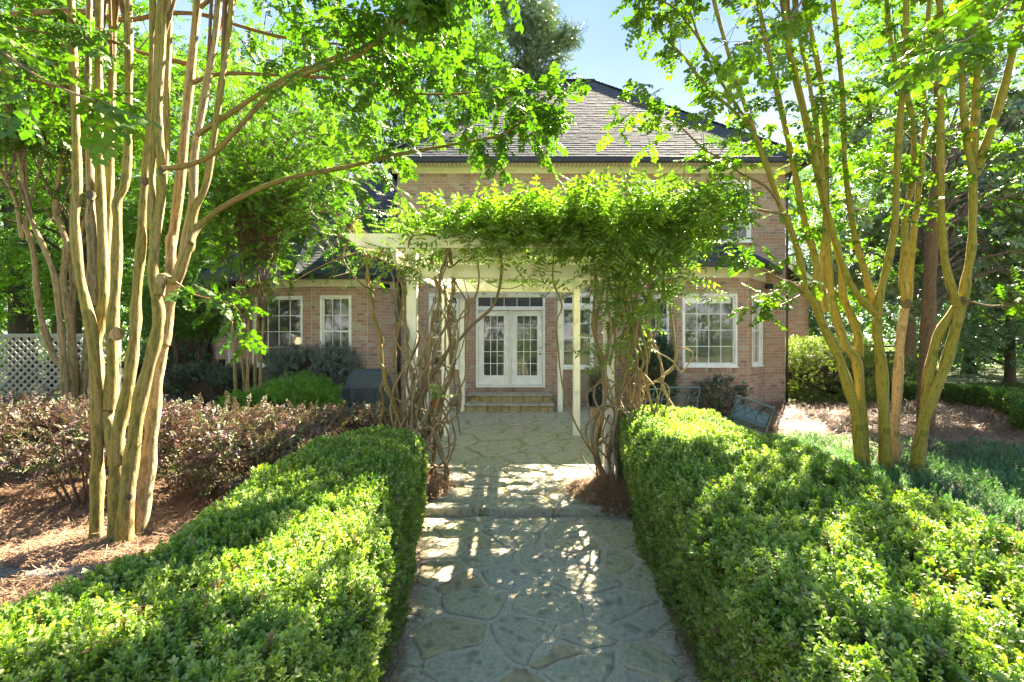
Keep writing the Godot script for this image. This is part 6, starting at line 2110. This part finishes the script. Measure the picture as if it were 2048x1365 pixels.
func build_things() -> void:
	build_grill()
	chair("grey metal patio chair partly hidden behind the wisteria stems", Vector3(2.42, 0, -9.0), 0.25)
	chair("grey metal patio chair with fretwork back, upright behind the hedge's rounded end", Vector3(3.25, 0, -9.35), 0.05)
	chair("grey metal patio chair tipped over to one side, nearest the bay's right corner", Vector3(4.28, 0.02, -8.75), -0.55, -0.30, 0.30)
	pot("terracotta_pot", "small terracotta pot by the wall left of the stone steps", Vector3(-2.0, 0, -12.45), [[0.0, 0.09], [0.02, 0.11], [0.22, 0.135], [0.235, 0.15], [0.29, 0.15], [0.292, 0.13], [0.25, 0.12]], M.terracotta)
	pot("white_urn", "tall white urn behind the twisted stems on the left", Vector3(-2.15, 0, -11.6), [[0.0, 0.13], [0.05, 0.13], [0.08, 0.08], [0.14, 0.08], [0.3, 0.17], [0.5, 0.19], [0.56, 0.21], [0.6, 0.21], [0.602, 0.17], [0.55, 0.16]], M.white_pot)
	pot("stone_urn", "tan conical urn behind the right pergola post", Vector3(1.55, 0, -8.2), [[0.0, 0.12], [0.03, 0.12], [0.06, 0.05], [0.22, 0.05], [0.26, 0.07], [0.55, 0.19], [0.60, 0.21], [0.63, 0.21], [0.632, 0.18], [0.58, 0.17]], M.urn)
	pot("planter", "round black planter against the wall right of the doors", Vector3(2.2, 0.0, -12.3), [[0.0, 0.16], [0.02, 0.17], [0.38, 0.25], [0.43, 0.26], [0.45, 0.25], [0.452, 0.22], [0.40, 0.21]], M.dark_pot)
	# a lit lamp in the left wing's wide window
	var lamp := thing("table_lamp", "small table lamp with a cream pleated shade in the left wing's wide window", "lamp", Vector3(-5.95, 0.4, -13.3))
	var lb := MB.new()
	lb.tube(PackedVector3Array([Vector3(-5.95, 0.4, -13.3), Vector3(-5.95, 1.38, -13.3), Vector3(-5.95, 1.42, -13.3), Vector3(-5.95, 1.55, -13.3), Vector3(-5.95, 1.62, -13.3), Vector3(-5.95, 1.68, -13.3)]), PackedFloat32Array([0.14, 0.14, 0.04, 0.06, 0.03, 0.02]), 14)
	obj("base", lb.mesh(), M.room_floor, lamp)
	var sh := MB.new()
	var top := Vector3(-5.95, 1.88, -13.3)
	for k in 28:
		var a := TAU * k / 28.0
		var b := TAU * (k + 1) / 28.0
		var ra := 0.155 if k % 2 else 0.148
		var rb := 0.148 if k % 2 else 0.155
		sh.quad(top + Vector3(cos(a) * 0.085, 0, sin(a) * 0.085), top + Vector3(cos(b) * 0.085, 0, sin(b) * 0.085), top + Vector3(cos(b) * rb, -0.2, sin(b) * rb), top + Vector3(cos(a) * ra, -0.2, sin(a) * ra))
	var sm := mat(Color(0.9, 0.85, 0.72), 0.8)
	sm.emission_enabled = true
	sm.emission = Color(1.0, 0.86, 0.62)
	sm.emission_energy_multiplier = 0.06
	obj("lamp_shade", sh.mesh(), sm, lamp)
	var ol := OmniLight3D.new()
	ol.name = "lamp_bulb"
	ol.position = Vector3(-5.95, 1.78, -13.3) - lamp.position
	ol.light_color = Color(1, 0.82, 0.6)
	ol.light_energy = 0.012
	ol.light_size = 0.04
	ol.omni_range = 6.0
	ol.omni_attenuation = 2.0
	ol.shadow_enabled = true
	lamp.add_child(ol)
	build_fences()

func build_fences() -> void:
	var f := thing("lattice_fence", "white diagonal lattice fence panel behind the left crape myrtle", "fence", Vector3(-10.0, 0, -9.6))
	var x0 := -13.2
	var x1 := -8.05
	var y0 := 0.02
	var y1 := 1.86
	var d := 9.6
	for s in [-1.0, 1.0]:
		var c := x0 - (y1 - y0)
		while c < x1 + (y1 - y0):
			# the slat x = c + s * (y - y0), cut by the frame
			var pts := []
			for q in 2:
				var y: float = y0 if q == 0 else y1
				var x: float = c + s * (y - y0)
				if x < x0:
					y += (x0 - x) * s
					x = x0
				if x > x1:
					y += (x1 - x) * s
					x = x1
				pts.append(Vector3(x, y, -d + 0.007 * s))
			if pts[0].y >= y0 - 0.001 and pts[1].y <= y1 + 0.001 and pts[0].y <= y1 and pts[1].y >= y0 and pts[0].distance_to(pts[1]) > 0.12:
				var b := MB.new()
				b.beam(pts[0], pts[1], 0.012, 0.042, Vector3.UP, 0.002)
				obj("slat", b.mesh(), M.lattice, f)
			c += 0.155
	for q in [[Vector3(x0, y1 + 0.03, -d), Vector3(x1, y1 + 0.03, -d), 0.05, 0.07], [Vector3(x0, 0.03, -d - 0.03), Vector3(x1, 0.03, -d - 0.03), 0.04, 0.09], [Vector3(x0, 0.52, -d - 0.04), Vector3(x1, 0.52, -d - 0.04), 0.03, 0.12]]:
		var b := MB.new()
		b.beam(q[0], q[1], q[2], q[3])
		obj("rail", b.mesh(), M.lattice, f)
	for x in [x0, (x0 + x1) * 0.5 - 0.4, x1 + 0.03]:
		var b := MB.new()
		b.box(Vector3(x - 0.05, -0.1, -d - 0.09), Vector3(x + 0.05, y1 + 0.08, -d - 0.021), 0.006)
		obj("post", b.mesh(), M.lattice, f)
	var rf := thing("rail_fence", "dark wooden rail fence between the lattice and the clipped hedge", "fence", Vector3(-8.6, 0, -12.4))
	for y in [0.34, 0.74, 1.14]:
		var b := MB.new()
		b.beam(Vector3(-12.6, y, -12.4), Vector3(-7.6, y + 0.01, -12.5), 0.05, 0.13, Vector3.UP, 0.012)
		obj("rail", b.mesh(), M.rail, rf)
	for x in [-12.2, -9.9, -7.65]:
		var b := MB.new()
		b.box(Vector3(x - 0.06, -0.1, -12.58), Vector3(x + 0.06, 1.3, -12.46), 0.01)
		obj("post", b.mesh(), M.rail, rf)
	# the low shed seen between the right stems
	var sh := thing("garden_shed", "low brown shed with a dark roof far behind the right crape myrtle", "shed", Vector3(16.0, 0, -21.5))
	var w := MB.new()
	w.box(Vector3(14.6, -0.1, -22.6), Vector3(18.2, 1.05, -20.8), 0.01)
	obj("wall", w.mesh(), tri_mat(fine_noise, 1.0, 0.9, Color(0.40, 0.28, 0.22)), sh)
	var ro := MB.new()
	ro.beam(Vector3(14.3, 1.20, -20.9), Vector3(18.5, 1.36, -20.9), 0.5, 0.08)
	ro.beam(Vector3(14.3, 1.45, -21.6), Vector3(18.5, 1.61, -21.6), 1.0, 0.08)
	obj("roof", ro.mesh(), M.under, sh)

# ---------------------------------------------------------------- everything
func _ready() -> void:
	var cam := Camera3D.new()
	cam.name = "camera"
	cam.position = Vector3(0, CAM_Y, 0)
	cam.fov = rad_to_deg(2.0 * atan(682.5 / F))
	cam.near = 0.05
	cam.far = 900.0
	add_child(cam)
	cam.current = true
	var env := Environment.new()
	env.background_mode = Environment.BG_SKY
	var sky := Sky.new()
	var ps := ProceduralSkyMaterial.new()
	ps.sky_top_color = lin(0.0245, 0.0435, 0.080)
	ps.sky_horizon_color = lin(0.29, 0.28, 0.26)
	ps.sky_curve = 0.15
	ps.ground_bottom_color = lin(0.04, 0.045, 0.03)
	ps.ground_horizon_color = lin(0.10, 0.11, 0.09)
	ps.sun_angle_max = 16.0
	ps.sun_curve = 0.12
	ps.sky_energy_multiplier = 1.0
	ps.sky_cover = cirrus()
	ps.sky_cover_modulate = Color(0.05, 0.05, 0.05, 1.0)
	sky.sky_material = ps
	env.sky = sky
	env.ambient_light_source = Environment.AMBIENT_SOURCE_SKY
	env.tonemap_mode = Environment.TONE_MAPPER_LINEAR
	env.tonemap_exposure = 15.5
	env.sdfgi_enabled = true
	env.ssao_enabled = true
	env.ssil_enabled = true
	var we := WorldEnvironment.new()
	we.name = "world"
	we.environment = env
	add_child(we)
	var sun := DirectionalLight3D.new()
	sun.name = "sun"
	sun.light_energy = 1.2
	sun.light_color = Color(1.0, 0.94, 0.83)
	sun.light_angular_distance = 0.5
	sun.shadow_enabled = true
	add_child(sun)
	sun.look_at_from_position(Vector3.ZERO, Vector3(-0.63, -1.16, 1.0), Vector3.UP)

	make_materials()
	make_twigs()
	build_ground()
	build_house()
	build_steps()
	build_pergola()
	build_trees()
	build_shrubs()
	build_hedges()
	build_left_myrtle()
	build_second_myrtle()
	build_house_myrtle()
	build_right_myrtle()
	build_wisteria()
	build_things()
	build_litter()

func cirrus() -> ImageTexture:
	var im := Image.create(1024, 512, false, Image.FORMAT_RGBA8)
	var nz := FastNoiseLite.new()
	nz.seed = 4
	nz.frequency = 1.0
	nz.fractal_octaves = 5
	for y in 256:
		var up := PI * 0.5 - PI * (y + 0.5) / 512.0
		for x in 1024:
			var az := TAU * (x + 0.5) / 1024.0
			var h := maxf(sin(up), 0.03)
			var u := cos(up) * cos(az) / h
			var v := cos(up) * sin(az) / h
			var c := nz.get_noise_2d(u * 0.35 + 0.1 * v, v * 1.5) * 0.9 + 0.3 * nz.get_noise_2d(u * 2.0, v * 3.0)
			c = smoothstep(0.12, 0.75, c) * smoothstep(0.02, 0.2, sin(up))
			im.set_pixel(x, y, Color(1, 1, 1, c))
	return ImageTexture.create_from_image(im)
